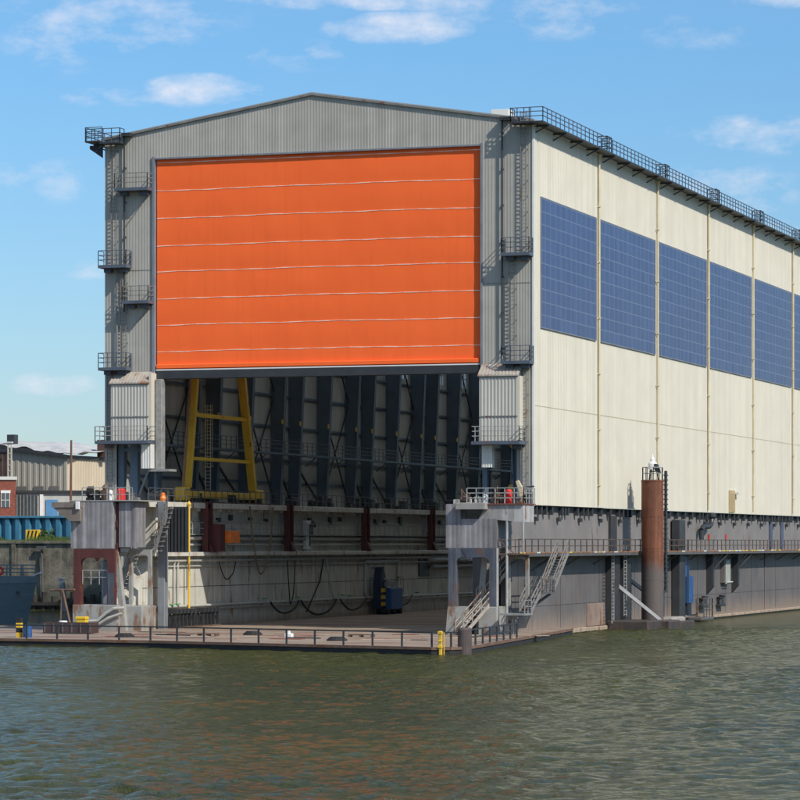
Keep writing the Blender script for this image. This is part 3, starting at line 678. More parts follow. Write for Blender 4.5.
m_=MB(); m_.rail([(-3.0,-8.9,11.09),(1.8,-8.9,11.09),(1.8,-5.8,11.09)],1.25,.8,.035,(.45,.85)); m_.build('railing',railp,tr)
m_=MB(); m_.tube((.35,-8.8,.5),(.35,-8.8,9.7),.11,8).tube((1.7,-8.8,7.1),(1.7,-8.8,9.7),.1,8).tube((-.45,-8.9,.5),(-.45,-8.9,7.5),.12,8); m_.build('post',railp,tr)
m_=MB(); m_.box(-.4,1.8,-8.9,-5.9,6.95,7.06); m_.rail([(-.3,-8.85,7.06),(1.75,-8.85,7.06)],1.1,.7,.03); m_.beam((-.35,-8.8,8.2),(.9,-8.8,7.1),.08); m_.build('mid_landing',clutm,tr)
portal('portal_frame',portg,-4.55,-.4,-9.0,2.75,7.5,.75,.65,tr)
m_=MB(); m_.slab([(-2.7,-7.6,.5),(-2.2,-7.6,.5),(-1.6,-7.6,7.3),(-2.1,-7.6,7.3)],(0,.5,0)); m_.slab([(-2.4,-7.2,.5),(-1.3,-7.2,.5),(-1.3,-7.2,7.3),(-1.9,-7.2,7.3)],(0,.5,0)) ; m_.build('brace_leg',portw,tr)
portal('side_portal',portw,-.35,1.5,-6.6,2.75,7.0,.28,.24,tr,.4)
m_=MB(); m_.slab([(-4.75,-9.1,.5),(-3.35,-9.1,.5),(-3.1,-9.1,2.75),(-4.55,-9.1,2.75)],(0,3.2,0)); m_.bbox(-2.0,-.45,-9.05,-6,.5,2.75,.05); m_.build('plinth_block',portw,tr)
m_=MB(); m_.slab([(-3.3,-6.4,2.7),(-1.6,-6.4,2.7),(-1.4,-6.4,6.2),(-2.2,-6.4,5.2)],(0,.3,0)); m_.build('inner_panel',hullin2,tr)
m_=MB()
def flight(m,p,q,w,n):
    p=Vector(p);q=Vector(q); d=(q-p); side=Vector((-d.y,d.x,0)).normalized()*w/2
    for k in range(n):
        t=(k+.5)/n; c=p+d*t; h=Vector((d.x,d.y,0))/n*.5
        m.slab([c-side-h*.9,c-side+h*.9,c+side+h*.9,c+side-h*.9],(0,0,.05))
    m.beam(p+side,q+side,.08,.28); m.beam(p-side,q-side,.08,.28)
    m.rail([p+side+Vector((0,0,.1)),q+side+Vector((0,0,.1))],1.0,1.2,.035,(.5,)); m.rail([p-side+Vector((0,0,.1)),q-side+Vector((0,0,.1))],1.0,1.2,.035,(.5,))
flight(m_,(-2.9,-11.2,.5),(-1.4,-8.6,3.0),.9,9); flight(m_,(-2.2,-8.0,3.0),(-.6,-5.9,5.8),.9,9); m_.build('stair',M('stair_pale',(.36,.32,.27),.65,.25,1,rust=.45),tr)
m_=MB(); m_.beam((-3.4,-8.95,7.5),(-2.7,-8.95,6.5),.16).beam((-2.0,-8.95,7.5),(-2.7,-8.95,6.5),.16); m_.build('knee_brace',portg,tr)

# outside stair from the side gallery down to the pontoon
st=thing('stairway','rusty steel stair with handrails zigzagging down the grey hull from the gallery','stairway',(1.9,-2,2))
m_=MB(); flight(m_,(1.85,-2.1,3.85),(1.85,2.6,7.06),.95,14); m_.build('upper_flight',stairm,st)
m_=MB(); m_.box(.9,2.5,-5.8,-2.1,3.75,3.85); m_.rail([(2.45,-5.7,3.85),(2.45,-2.2,3.85)],1.05,1.0,.035); m_.rail([(.95,-5.7,3.85),(.95,-2.2,3.85)],1.05,1.0,.035); m_.build('landing',rails,st)
m_=MB(); flight(m_,(1.85,-8.7,2.25),(1.85,-5.8,3.85),.95,7); m_.build('lower_flight',stairm,st)
m_=MB(); m_.box(.2,2.5,-10.8,-8.7,2.12,2.25); m_.rail([(2.4,-10.7,2.25),(2.4,-8.8,2.25)],1.05,1,.035); m_.tube((.9,-9,.5),(.9,-9,2.12),.09,8); m_.tube((.9,-8.3,.5),(.9,-8.3,2.12),.09,8); m_.build('lower_landing',greyg,st)
m_=MB(); m_.beam((2.1,-2.2,3.7),(-.3,-5.8,1.4),.18).beam((1.1,-2.2,3.7),(-.3,-5.0,1.4),.18).beam((1.3,2.4,6.9),(-.3,.8,5.6),.14); m_.build('support_strut',rails,st)

# ------------------------------------------------------------------ gantry crane inside
cr=thing('gantry_crane','yellow gantry crane with A shaped legs standing on the wing walls inside the hall','crane',(-34.6,16,11.6))
def aframe(x,full):
    b=MB(); b.bbox(x-.4,x+.4,6.3,25.6,11.95,12.55,.05); b.bbox(x-.45,x+.45,6.0,7.6,11.7,12.9,.1); b.bbox(x-.45,x+.45,24.0,25.9,11.7,12.9,.1); sill=b.build('sill_beam',yellow,cr)
    for y in (6.6,7.5,24.2,25.2): MB().tube((x-.2,y,11.85),(x+.2,y,11.85),.26,12).build('wheel',darkst,cr,sill)
    MB().beam((x,8.0,12.9),(x,11.9,34.2),.5,.55,(1,0,0)).build('leg',yellow,cr)
    MB().beam((x,24.0,12.9),(x,18.3,34.2),.5,.72,(1,0,0)).build('leg',yellow,cr)
    MB().beam((x-.1,7.1,12.9),(x-.1,11.0,34.2),.2,.2,(1,0,0)).build('cable_tray',M('tray_brown',(.30,.19,.12),.6,.2,1),cr)
    MB().beam((x,9.1,15.5),(x,23.2,15.5),.28,.3).build('cross_tie',yellowb,cr)
    MB().beam((x,9.8,19.45),(x,22.2,19.45),.28,.34).build('cross_tie',yellowb,cr)
aframe(-34.6,1); aframe(-3.7,0)
for o_ in cr.children:
    if o_.name.split('.')[0] in ('sill_beam','leg','cable_tray','cross_tie'): o_.location.y+=.6
MB().bbox(-36.2,-2.2,11.6,13.4,34.2,36.6).build('girder',yellow,cr); MB().bbox(-36.2,-2.2,16.8,18.6,34.2,36.6).build('girder',yellow,cr)
t_=MB(); t_.bbox(-16,-12,11.3,18.9,36.6,38.2); t_.build('trolley',yellow,cr)
MB().ladder(-35.5,15.6,12.7,20.6,.5,True,ax='x').build('ladder',pipetan,cr)

# ------------------------------------------------------------------ mooring pile
pl=thing('mooring_pile','thick rust red steel pile with a lantern on top standing beside the dock','pile',(2.45,31.4,0))
m_=MB(); m_.lathe((2.45,31.4,0),[(1.03,-3)]+[q for z in (1.6,4.5,7.4,10.3) for q in ((1.03,z),(1.045,z+.01),(1.045,z+.07),(1.03,z+.08))]+[(1.03,13.55),(1.06,13.56),(1.06,13.72),(1.0,13.75)],40); m_.build('pile_tube',pilem,pl,smooth=False)
m_=MB()
pts=[(2.45+.95*math.cos(t),31.4+.95*math.sin(t),13.75) for t in [2*PI*k/10 for k in range(11)]]
m_.rail(pts,1.15,1,.03,(.6,)); m_.build('top_railing',railp,pl)
m_=MB(); m_.bbox(3.38,3.6,32.1,32.5,3.5,14.6,.04); z=3.8
while z<14.4: m_.box(3.36,3.62,31.9,32.7,z,z+.1); z+=.45
m_.build('ladder',darkst,pl)
m_=MB()
for t in (.3,2.4,4.5): m_.beam((2.45+.55*math.cos(t),31.4+.55*math.sin(t),13.75),(2.45+.3*math.cos(t),31.4+.3*math.sin(t),14.9),.09)
m_.lathe((2.45,31.4,14.5),[(.33,0),(.33,.06),(.12,.08)],12); tri=m_.build('lantern_stand',darkst,pl)
m_=MB(); m_.lathe((2.45,31.4,14.7),[(.40,0),(.42,.55),(.34,.7),(.20,.72),(.22,1.0),(.10,1.15),(.03,1.45)],16); m_.build('lantern',whitep,pl)
MB().slab([(2.75,31.0,14.6),(3.25,31.0,14.35),(2.95,31.0,15.2),(2.72,31.0,15.25)],(0,.6,0)).build('solar_cell',darkst,pl)
# guide pontoon round the pile
gp=thing('guide_pontoon','low rusty steel raft with struts around the foot of the red pile','pontoon',(2,31,0))
m_=MB(); m_.bbox(.05,3.9,23.9,30.0,-.6,.85,.1); m_.bbox(.05,3.9,33.0,42.5,-.6,.5,.1); m_.bbox(.05,1.2,30,33,-.6,.7,.1); m_.bbox(3.7,4.6,29.2,33.6,-.5,.75,.1); m_.build('raft',M('raft_dark',(.055,.045,.04),.7,.3,1,rust=.3),gp)
m_=MB(); m_.beam((-.3,26.8,4.5),(3.7,29.4,.8),.3).beam((-.3,31.4,4.9),(1.0,33.6,3.5),.3); m_.build('strut',railp,gp)
m_=MB(); m_.bbox(1.2,3.2,36.5,41.5,.5,.9,.15); m_.build('float_block',M('block_grey',(.30,.28,.25),.7,.2,1,rust=.2),gp)
dv=thing('davit','small dark davit with a bent arm on the raft beside the red pile','davit',(1.8,38,.9))
m_=MB(); m_.tube((1.8,38.2,.9),(1.8,38.2,3.3),.13,8); m_.build('post',darkst,dv)
m_=MB(); m_.tube((1.8,38.2,3.3),(1.8,36.6,1.3),.1,8); m_.bbox(1.6,2.0,37.8,39.3,3.2,3.55); m_.build('arm',darkst,dv)

# ------------------------------------------------------------------ apron railing
rl=thing('guard_rail','low dark steel guard rail running along the front edge of the dock apron','railing',(-20,-33,.5))
line=[(-62,-27.7),(-34,-31.5),(-20.5,-32.9),(4.2,-40.3),(5.5,-39.9),(5.9,-38.4)]
tops=MB(); cnt=0
for (a,b) in zip(line,line[1:]):
    a=Vector((*a,.5));b=Vector((*b,.5));L_=(b-a).length;q=max(1,round(L_/2.55))
    for k in range(q):
        p=a+(b-a)*k/q; MB().beam(p,p+Vector((0,0,1.1)),.12).build('post',darkst,rl)
    tops.beam(a+Vector((0,0,1.08)),b+Vector((0,0,1.08)),.10)
tops.build('top_bar',darkst,rl)
m_=MB()
for (a,b,t0,t1) in ((line[0],line[1],.3,.55),(line[0],line[1],.8,.95),(line[1],line[2],.35,.55),(line[2],line[3],.02,.15),(line[2],line[3],.5,.62)):
    a=Vector((*a,.5));b=Vector((*b,.5)); m_.beam(a+(b-a)*t0+Vector((0,0,.5)),a+(b-a)*t1+Vector((0,0,.5)),.08)
m_.build('mid_bar',darkst,rl)
rl2=thing('guard_rail','dark steel guard rail on the apron corner in front of the right control tower','railing',(6,-32,.5))
a=Vector((5.6,-36.2,.5));b=Vector((3.6,-17,.5)); m_=MB(); m_.beam(a+Vector((0,0,1.15)),b+Vector((0,0,1.15)),.1).beam(a+Vector((0,0,.6)),b+Vector((0,0,.6)),.08); m_.build('top_bar',darkst,rl2)
for k in range(8):
    p=a+(b-a)*k/7; MB().beam(p,p+Vector((0,0,1.15)),.12).build('post',darkst,rl2)
# fender post and yellow buoy post on the corner
m_=MB(); m_.lathe((6.2,-38.9,-1),[(.46,0),(.5,.2),(.5,2.75),(.42,2.9)],18); tag(m_.build('fender_pile',fendr,loc=(6.2,-38.9,-1)),'brown grey cylindrical fender pile on the right corner of the apron','fender')
m_=MB(); m_.bbox(4.83,5.07,-40.7,-40.5,-.3,1.7,.04)
for k,(z,w) in enumerate(((-.1,.3),(.5,.34),(.95,.27),(1.5,.33))): m_.bbox(4.95-w*.6,4.95+w*.45,-40.75,-40.45,z,z+.12+.05*(k%2),.03)
m_.tube((5.2,-40.6,-.3),(5.2,-40.6,1.6),.04,6)
tag(m_.build('ladder_post',yellow,loc=(4.95,-40.6,-.3)),'bright yellow boarding post beside the brown fender pile','post')

# ------------------------------------------------------------------ gear along the inner wall
def single(name,mb,mat,loc,label,cat,group=None): return tag(mb.build(name,mat,loc=loc),label,cat,group)
m_=MB(); m_.tube((-33.0,5.0,1.5),(-33.0,5.0,11.3),.10,10); m_.lathe((-33.0,5.0,11.2),[(.16,0),(.2,.15),(.05,.4)],10); m_.box(-33.55,-33.0,4.9,5.1,7.0,7.15); single('marker_pole',m_,yellow,(-33,5,1.5),'slim yellow upright pole against the pale inner dock wall','pole')
m_=MB(); m_.bbox(-33.0,-32.35,-2.1,-1.3,.5,11.5,.05); 
gpole=thing('guide_post','tall grey steel guide post standing at the front end of the left wing wall','post',(-32.7,-1.7,.5)); m_.build('shaft',greyst,gpole)
MB().lathe((-32.65,-1.7,11.5),[(.25,0),(.3,.25),(.18,.5),(.22,.6),(.05,.75)],10).build('cap',orangep,gpole)
m_=MB(); m_.bbox(-33.3,-32.2,10.2,11.6,7.15,9.6,.05); ob=thing('electric_cabinet','dark maroon cabinet with a bright orange box on its side beside a fender post','cabinet',(-33,11,7.1)); m_.build('cabinet_body',maroon,ob)
m_=MB(); m_.bbox(-33.1,-32.1,12.6,15.0,7.9,9.0,.06); m_.box(-33.0,-32.5,11.602,12.598,8.2,8.6); m_.build('orange_box',orangep,ob)
# racks of keel blocks
def rack(y0,n,label):
    r_=thing('block_rack',label,'rack',(-32.6,y0,.5),'racks of steel legs by the inner dock wall')
    for k in range(n):
        b=MB(); y=y0+k*.85; b.box(-33.1,-32.2,y,y+.5,1.75,2.15).box(-33.0,-32.8,y+.1,y+.3,.5,1.75).box(-32.5,-32.3,y+.1,y+.3,.5,1.75).beam((-32.9,y+.25,.6),(-32.4,y+.25,1.7),.12); b.build('trestle',darkst,r_)
    MB().box(-33.05,-32.25,y0-.2,y0+.85*n,.5,.62).build('base_bar',clutm,r_)
rack(.2,6,'black rack of steel trestles beneath the slim yellow pole'); rack(6.6,5,'black rack of trestles just right of the one beneath the yellow pole')
# hoses
def hose(pts_y,zt,zb,r,label,mat=hosem,x=-33.15,grp='black hoses looped along the inner dock wall'):
    h=MB(); y0,y1=pts_y; P=[]
    for k in range(15):
        t=k/14; P.append((x+.05*math.sin(9*t),y0+(y1-y0)*t,zt-(zt-zb)*(1-(2*t-1)**2)**.8))
    h.path(P,r,6); single('hose',h,mat,P[0],label,'hose',grp)
hose((25.5,33.2),2.35,1.2,.09,'black hose loop nearest the slim yellow pole, hanging low on the inner wall')
hose((33.8,44),2.35,.85,.1,'deepest sagging black hose loop low on the inner wall')
hose((45.0,53.0),2.3,1.1,.09,'black hose loop just left of the blue work lift on the inner wall')
h=MB(); h.path([(-33.1,40.0,6.3),(-33.1,39.0,4.2),(-33.1,36.5,2.2),(-33.1,35.2,1.2)],.08,6); single('hose',h,hosem,(-33.1,40,6.3),'thin dark hose slanting down the inner wall below a maroon post','hose')
h=MB(); h.path([(-33.1,41.0,6.3),(-33.1,41.6,4.6),(-33.1,42.4,3.0),(-33.1,43.0,2.4),(-33.1,44,2.4)],.1,6); single('hose',h,M('white_hose',(.45,.45,.43),.7,.2,3),(-33.1,41,6.3),'pale hose running steeply down the inner wall below a maroon post','hose')
hose((19.6,25.6),11.3,5.0,.08,'long brown rope loop hanging from the top of the inner dock wall',ropem,-32.95,'ropes on the inner dock wall')
for k,(a,b,zt,zb,lb) in enumerate(((12.5,16.5,6.2,4.6,'short thin cable sagging below the ledge right of the yellow pole'),(62.5,68.0,2.4,1.3,'black hose loop just right of the blue work lift on the inner wall'),(30.0,32.0,6.2,2.0,'long thin cable loop hanging below the second maroon post'))):
    hose((a,b),zt,zb,.055,lb)
# blue work lift by the wall
bl=thing('work_lift','dark blue work lift with a square basket parked by the inner dock wall','work lift',(-32.4,57,.5))
m_=MB(); m_.slab([(-33.0,54.8,1.1),(-33.0,56.8,1.1),(-33.0,56.6,4.0),(-33.0,55.9,5.4),(-33.0,55.3,5.3),(-33.0,54.8,3.8)],(.8,0,0)); m_.build('mast',M('lift_dark_blue',(.012,.022,.05),.5,.2,1),bl)
m_=MB(); m_.bbox(-33.1,-31.6,56.5,60.3,1.0,3.2,.06); m_.build('basket',bluep,bl)
m_=MB(); m_.box(-32.6,-31.8,56.0,59.0,3.4,3.9).beam((-32.2,55.8,4.2),(-32.2,58.8,3.4),.2); m_.build('control_panel',greyg,bl)
m_=MB(); m_.box(-32.19,-32.15,54.95,56.3,1.4,1.8).box(-32.19,-32.15,54.95,56.3,2.1,2.5).box(-32.19,-32.15,54.95,56.3,2.8,3.2); m_.build('warning_stripe',yellowb,bl)
for y in (55.5,57.4,59.5): MB().tube((-32.8,y,.8),(-31.5,y,.8),.3,14).build('wheel',rubber,bl)
# blue lift outside on the right
bo=thing('work_lift','blue narrow work lift hanging beside the dark column on the outer grey hull','work lift',(.4,55,.5))
m_=MB(); m_.bbox(-.2,.5,53.9,56.3,1.9,4.6,.06); m_.build('cabin',bluep,bo)
m_=MB(); m_.slab([(0,54.0,4.6),(0,56.2,4.6),(0,56.0,6.6),(0,54.4,6.6)],(.12,0,0)); m_.box(-.1,.3,54.2,56.2,6.6,6.8); m_.build('mast',bluep,bo)
m_=MB(); m_.box(-.1,.4,54.4,55.9,.7,1.9); m_.build('foot',M('lift_dark',(.02,.03,.05),.6,.2,1),bo)
ya=thing('ladder_cage','small dark railed boarding platform at the waterline right of the blue lift','platform',(1,58,.3))
m_=MB(); m_.bbox(-.4,1.4,56.0,61.5,.15,.4,.05); m_.build('floor',rails,ya); MB().rail([(1.3,57.5,.4),(1.3,61.3,.4),(-.3,61.3,.4)],1.9,1.2,.045,(.7,1.3)).build('railing',rails,ya)

# ------------------------------------------------------------------ clutter on the tower roofs
single('tarp_cover',MB().bbox(-34.15,-33.6,-8.2,-7.5,11.5,12.5,.1),redp,(-33.8,-7.9,11.5),'red locker standing on top of the left control tower','locker')
single('locker',MB().lathe((.35,-8.3,11.09),[(.26,0),(.3,.15),(.3,1.0),(.18,1.15)],12),redp,(.35,-8.3,11.09),'bright red drum standing on top of the right control tower','drum')
m_=MB(); m_.tube((-36.6,-8.5,12.2),(-36.3,-8.5,12.2),.5,14); m_.tube((-35.9,-8.5,12.0),(-35.7,-8.5,12.0),.4,14); m_.box(-36.7,-35.5,-8.8,-8.2,11.5,11.75)
single('winch',m_,rubber,(-36.2,-8.5,11.5),'black winch with two round drums on the left control tower roof','winch')
m_=MB(); m_.bbox(-35.4,-34.9,-8.6,-8.1,11.5,12.4); m_.lathe((-35.1,-8.4,12.4),[(.2,0),(.3,.2),(.1,.45)],10); single('capstan',m_,clutm,(-35.2,-8.4,11.5),'brown capstan between the black winch and the red locker','capstan')
single('canister',MB().bbox(-34.75,-34.45,-8.6,-8.2,11.5,12.35,.08),whitep,(-34.6,-8.4,11.5),'white upright canister left of the red locker on the left tower','canister')
m_=MB(); m_.lathe((-1.6,-8.4,11.06),[(.22,0),(.25,.4),(.2,.7),(.08,.8)],12); single('canister',m_,whitep,(-1.6,-8.4,11.06),'white rounded canister on the right control tower roof','canister')
m_=MB(); m_.bbox(-.9,-.5,-8.4,-7.9,11.09,12.0); m_.bbox(-.4,-.1,-8.3,-7.9,11.09,11.8); single('crate',m_,clutm,(-.6,-8.2,11.09),'brown crates stowed beside the bright red drum','crate')
m_=MB(); m_.tube((-3.6,-8.4,11.5),(-3.0,-8.4,11.5),.3,12); m_.beam((-3.5,-8.4,11.06),(-3.6,-8.4,12.3),.12).beam((-3.2,-8.4,11.06),(-2.9,-8.4,11.9),.12).beam((-3.6,-8.4,12.2),(-3.0,-8.4,11.5),.1)
single('windlass',m_,clutm,(-3.3,-8.4,11.06),'small brown windlass on the left end of the right tower roof','windlass')
m_=MB(); m_.slab([(.9,-7.0,11.09),(1.3,-7.0,11.09),(1.2,-7.0,12.2),(.75,-7.0,13.0),(.55,-7.0,12.9),(.85,-7.0,12.1)],(0,.35,0)); single('jib',m_,pipetan,(1,-7,11.09),'small tan jib leaning above the red drum on the right tower','jib')
m_=MB(); m_.bbox(1.4,1.8,-7,-6.2,11.09,12.1); m_.tube((1.0,-6.6,12.4),(2.0,-6.6,12.5),.07); m_.tube((1.4,-6.6,12.1),(1.4,-6.6,12.5),.06); single('gearbox',m_,darkst,(1.6,-6.6,11.09),'dark machinery box at the right end of the right tower roof','machinery')
random.seed(21)
def coil(x,y,label):
    m=MB()
    for k in range(3):
        rr=.75-.12*k; P=[(x+rr*math.cos(2*PI*q/14),y+rr*math.sin(2*PI*q/14),.57+.09*k) for q in range(15)]
        m.path(P,.06,5)
    return single('rope_coil',m,hosem,(x,y,.5),label,'coil')
coil(-26.5,-24.0,'black hose coil lying on the apron nearest the left end of the deck'); coil(-7.5,-27.5,'black hose coil lying on the apron near the brown fender pile'); coil(-19.0,-15.5,'black hose coil lying near the racks of steel trestles')
for k,(x,y,w,d,lb,mt) in enumerate(((-22,-20,1.6,.9,'rusty low steel pallet left of the white toolbox',clutm),(-9.8,-18.5,2.0,.8,'rusty low steel pallet right of the white toolbox',clutm))):
    m_=MB()
    for q in range(4): m_.box(x,x+w,y+q*d/4,y+q*d/4+d/6,.66,.72)
    for q in range(3): m_.box(x+q*(w-.12)/2,x+q*(w-.12)/2+.12,y,y+d*.92,.5,.66)
    single('pallet',m_,mt,(x,y,.5),lb,'pallet')
gearc=[clutm,greyg,darkst,pipem,lad]
for root,x0,x1,y0,y1,z in ((tl,-37.4,-32.2,-8.5,-4.2,11.5),(tr,-4.5,-2.2,-8.5,-6.2,11.06),(tr,-1.0,1.7,-8.5,-6.0,11.09)):
    for k in range(16 if x1-x0>3 else 8):
        x=random.uniform(x0,x1); y=random.uniform(y0,y1); t=random.random(); mt=random.choice(gearc); m_=MB()
        if t<.35: m_.tube((x,y,z),(x+random.uniform(-.1,.1),y,z+random.uniform(.6,1.7)),.045,6)
        elif t<.7:
            w=random.uniform(.15,.4); m_.bbox(x,x+w,y,y+w,z,z+random.uniform(.25,.8),.02)
        else: m_.lathe((x,y,z),[(.12,0),(.15,.3),(.09,.4),(.16,.5),(.14,.6)],8)
        m_.build('deck_fitting',mt,root)
# left apron bits
sk=thing('skip','long low dark maroon steel tray on the apron in front of the left tower','skip',(-34.5,-17,.5))
m_=MB(); m_.box(-36.6,-32.4,-17.5,-15.8,.55,.7).box(-36.6,-32.4,-17.5,-17.38,.7,1.4).box(-36.6,-32.4,-15.92,-15.8,.7,1.4).box(-36.6,-36.48,-17.37,-15.93,.7,1.4).box(-32.52,-32.4,-17.37,-15.93,.7,1.4); m_.build('tray',M('tray_maroon',(.06,.035,.035),.7,.3,1,rust=.2),sk)
for k in range(6): MB().box(-36.5+.8*k,-36.38+.8*k,-17.58,-17.502,.6,1.35).build('rib',rails,sk)
m_=MB()
for k in range(4): m_.cur=k%2; m_.box(-34.2,-33.8,-27.6,-27.2,.5+.38*k,.88+.38*k)
o=m_.build('warning_post',[yellowb,rubber],loc=(-34.0,-27.4,.5)); tag(o,'short yellow and black banded post at the left end of the apron','post')
tp=thing('tripod','rusty tripod of leaning steel poles on the left part of the apron','tripod',(-38.6,-9,.5))
for p,q in (((-39.0,-9,.5),(-38.8,-9,3.9)),((-37.7,-9.5,.5),(-38.75,-9,3.9)),((-38.3,-7.0,.5),(-38.9,-9,3.8))): MB().tube(p,q,.10,8).build('leg',clutm,tp)
m_=MB(); m_.tube((-40.0,-8.8,3.9),(-37.6,-9.1,3.95),.10,8); m_.build('cross_bar',clutm,tp)
single('barrel',MB().lathe((-33.2,-27.6,.5),[(.34,0),(.36,.3),(.34,.6),(.36,.9),(.3,.95)],14),bluep,(-33.2,-27.6,.5),'blue barrel on the left end of the apron','barrel')
single('barrel',MB().lathe((-36.6,-13.6,.5),[(.34,0),(.36,.3),(.34,.6),(.36,.9),(.3,.95)],14),whitep,(-36.6,-13.6,.5),'white barrel beside the maroon tray','barrel')
m_=MB(); m_.bbox(-35.6,-34.7,-13.3,-12.7,.5,1.6,.06); m_.bbox(-35.65,-34.65,-13.35,-12.65,1.602,1.8,.06); single('crate',m_,[yellowb],(-35.7,-11.4,.5),'yellow case standing behind the maroon tray','case')
m_=MB(); m_.bbox(-14.4,-13.8,-20.5,-20.0,.5,.8,.04); m_.bbox(-14.25,-14.0,-20.35,-20.15,.8,1.0,.03); single('toolbox',m_,whitep,(-14,-20.2,.5),'small white toolbox lying alone on the middle of the apron','toolbox')

# ------------------------------------------------------------------ the ship at the left edge
sh=thing('patrol_ship','dark slate grey ship bow moored left of the dock','ship',(-57,25,0))
R=Vector((.948,.318,0)); Fw=Vector((-.318,.948,0)); O=Vector((-56.3,20.9,.3))
def S(u,w,z): p=O+R*u+Fw*w; return (p.x,p.y,z)
secs=[]
NS=16
for i in range(NS+1):
    u=-30*i/NS; t=i/NS
    zs_=[-1,0,1.2,2.4,3.3,4.1]
    half=4.0*(1-(1-min(1,t*2.2))**2.0)
    row=[]
    for z in zs_:
        rake=.95*max(0,(z)/4.1)**1.0
        hb=half*(.55+.45*((z+1)/5.1)**.8)+.02
        uu=u+rake*(1-t) -.0
        row.append((uu,hb,z))
    secs.append(row)
m_=MB(); V=[];F=[];nz=6
for row in secs:
    for (u,h,z) in row: V.append(S(u,-h,z))
    for (u,h,z) in row: V.append(S(u,h,z))
for i in range(NS):
    for j in range(nz-1):
        a=i*2*nz+j; b=a+2*nz; F+=[(a,a+1,b+1,b)]
        a+=nz;b+=nz; F+=[(a,b,b+1,a+1)]
    a=i*2*nz+nz-1; F.append((a,a+nz,a+3*nz,a+2*nz))
for j in range(nz-1): F.append((j,j+nz,j+nz+1,j+1))
m_.add(V,F); hu=m_.build('hull',shipm,sh)
m_=MB()
for sgn in (-1,1):
    for i in range(NS):
        p=secs[i][-1];q=secs[i+1][-1]
        m_.slab([S(p[0]+.03,sgn*(p[1]+.03),4.08),S(q[0]+.03,sgn*(q[1]+.03),4.08),S(q[0]+.03,sgn*(q[1]+.03),4.75),S(p[0]+.12,sgn*(p[1]+.03),4.75)],tuple(Fw*(-sgn)*.12))
    for i in range(NS):
        p=secs[i][3];q=secs[i+1][3]; m_.beam(S(p[0],sgn*(p[1]+.05),2.95),S(q[0],sgn*(q[1]+.05),2.95),.08,.1)
m_.build('bulwark',shipu,sh)
for sgn in (-1,1):
    pts=[S(secs[i][-1][0]-.1,sgn*max(.05,secs[i][-1][1]-.1),4.75) for i in range(0,NS+1,2)]
    MB().rail(pts,1.05,1.3,.045,(.35,.7)).build('railing',shipm,sh)
MB().box(-64,-60.8,18.2,20.6,4.1,5.0).build('deck_locker',shipm,sh)
for u in (-2.3,-3.6,-4.3):
    b=MB(); c=Vector(S(u,-2.15+.18*u,5.25)); n=12
    P=[c+R*.36*math.cos(2*PI*k/n)+Vector((0,0,.36*math.sin(2*PI*k/n))) for k in range(n+1)]
    b.path(P,.12,6); b.build('lifebuoy',redp,sh)
b=MB(); c=Vector(S(-.75,-.85,3.2)); b.tube(c,c-Fw*.12,.16,10); b.build('hawse_hole',darkst,sh)
b=MB(); b.beam(S(.5,-.1,4.75),S(1.4,0,5.1),.14); b.tube(S(1.3,0,5.0),S(1.5,0,5.0),.18,8); b.build('fairlead',whitish,sh)

# ------------------------------------------------------------------ left background: quay, fence, buildings
stone=M('quay_masonry',(.145,.132,.10),.85,.6,.8,.8,(.26,.23,.19),rust=.1,rust_col=(.09,.08,.055),bump=.05,grime=(3.2,2.4,(.10,.105,.075)))
m_=MB(); m_.box(-400,-45,88,90,-3,7.85); m_.bbox(-400,-45,87.7,90.2,7.852,8.15,.05)
for x in range(-398,-46,14): m_.box(x,x+.5,87.75,88,-2,7.8)
single('quay_wall',m_,stone,(-85,88,0),'old grey stone quay wall streaked with moss behind the dock','quay wall')
m_=MB(); m_.prism([(-1500,90.2),(-42,90.2),(-42,230),(1500,230),(1500,4500),(-1500,4500)],-3,7.9)
tag(m_.build('quay_ground',M('quay_ground_mat',(.19,.18,.15),.9,.2,.3)),kind='structure')
# timber fender piles at the foot of the quay
tm=M('wet_timber',(.035,.03,.025),.8,.3,1)
fp=thing('fender_piles','row of dark timber fender piles along the foot of the stone quay','piles',(-85,87,0))
for k in range(44): MB().tube((-118+k*1.25,87.2,-2),(-118+k*1.25,87.3,1.6+.25*((k*7)%3)),.36,8).build('pile',tm,fp)
MB().box(-118.5,-64,86.7,87,.5,.9).build('waler',tm,fp)
for k,(x,h,lb) in enumerate(((-79.2,3.7,'leaning pale mooring dolphin stake left of the maroon portal'),(-78.0,4.2,'grey upright mooring dolphin stake nearest the maroon portal'))):
    m_=MB(); m_.beam((x,80,-2),(x-(.7 if k==0 else 0),80,h),.55,.45); m_.bbox(x-.35-(.7 if k==0 else 0),x+.35-(.7 if k==0 else 0),79.7,80.4,h,h+.2); single('dolphin_stake',m_,greyst,(x,80,0),lb,'mooring stake')
m_=MB(); m_.tube((-85.8,87.6,1.5),(-86.0,87.6,7.2),.13,8); m_.bbox(-86.6,-85.4,87.3,87.7,7.1,7.5); single('mooring_post',m_,rails,(-86,87.6,1.5),'thin dark vertical pipe with a crosshead fixed to the stone quay wall','pipe')
bluefm=M('blue_sheet_steel',(.055,.20,.31),.5,.15,.8,.3,(.03,.10,.16),rust=.08)
m_=MB(); m_.corr([(-140,8.2,10.95),(-60,8.2,10.95)],'x',96,-1,1.35,.5); m_.box(-140,-60,96.05,96.3,8.1,10.9)
fb=m_.build('flood_fence',bluefm,loc=(-100,96,8)); tag(fb,'ribbed bright blue steel flood fence on top of the stone quay','fence')
MB().bbox(-140,-60,95.35,96.4,10.952,11.2,.05).build('capping',bluefm,None,fb,loc=(-100,96,8))
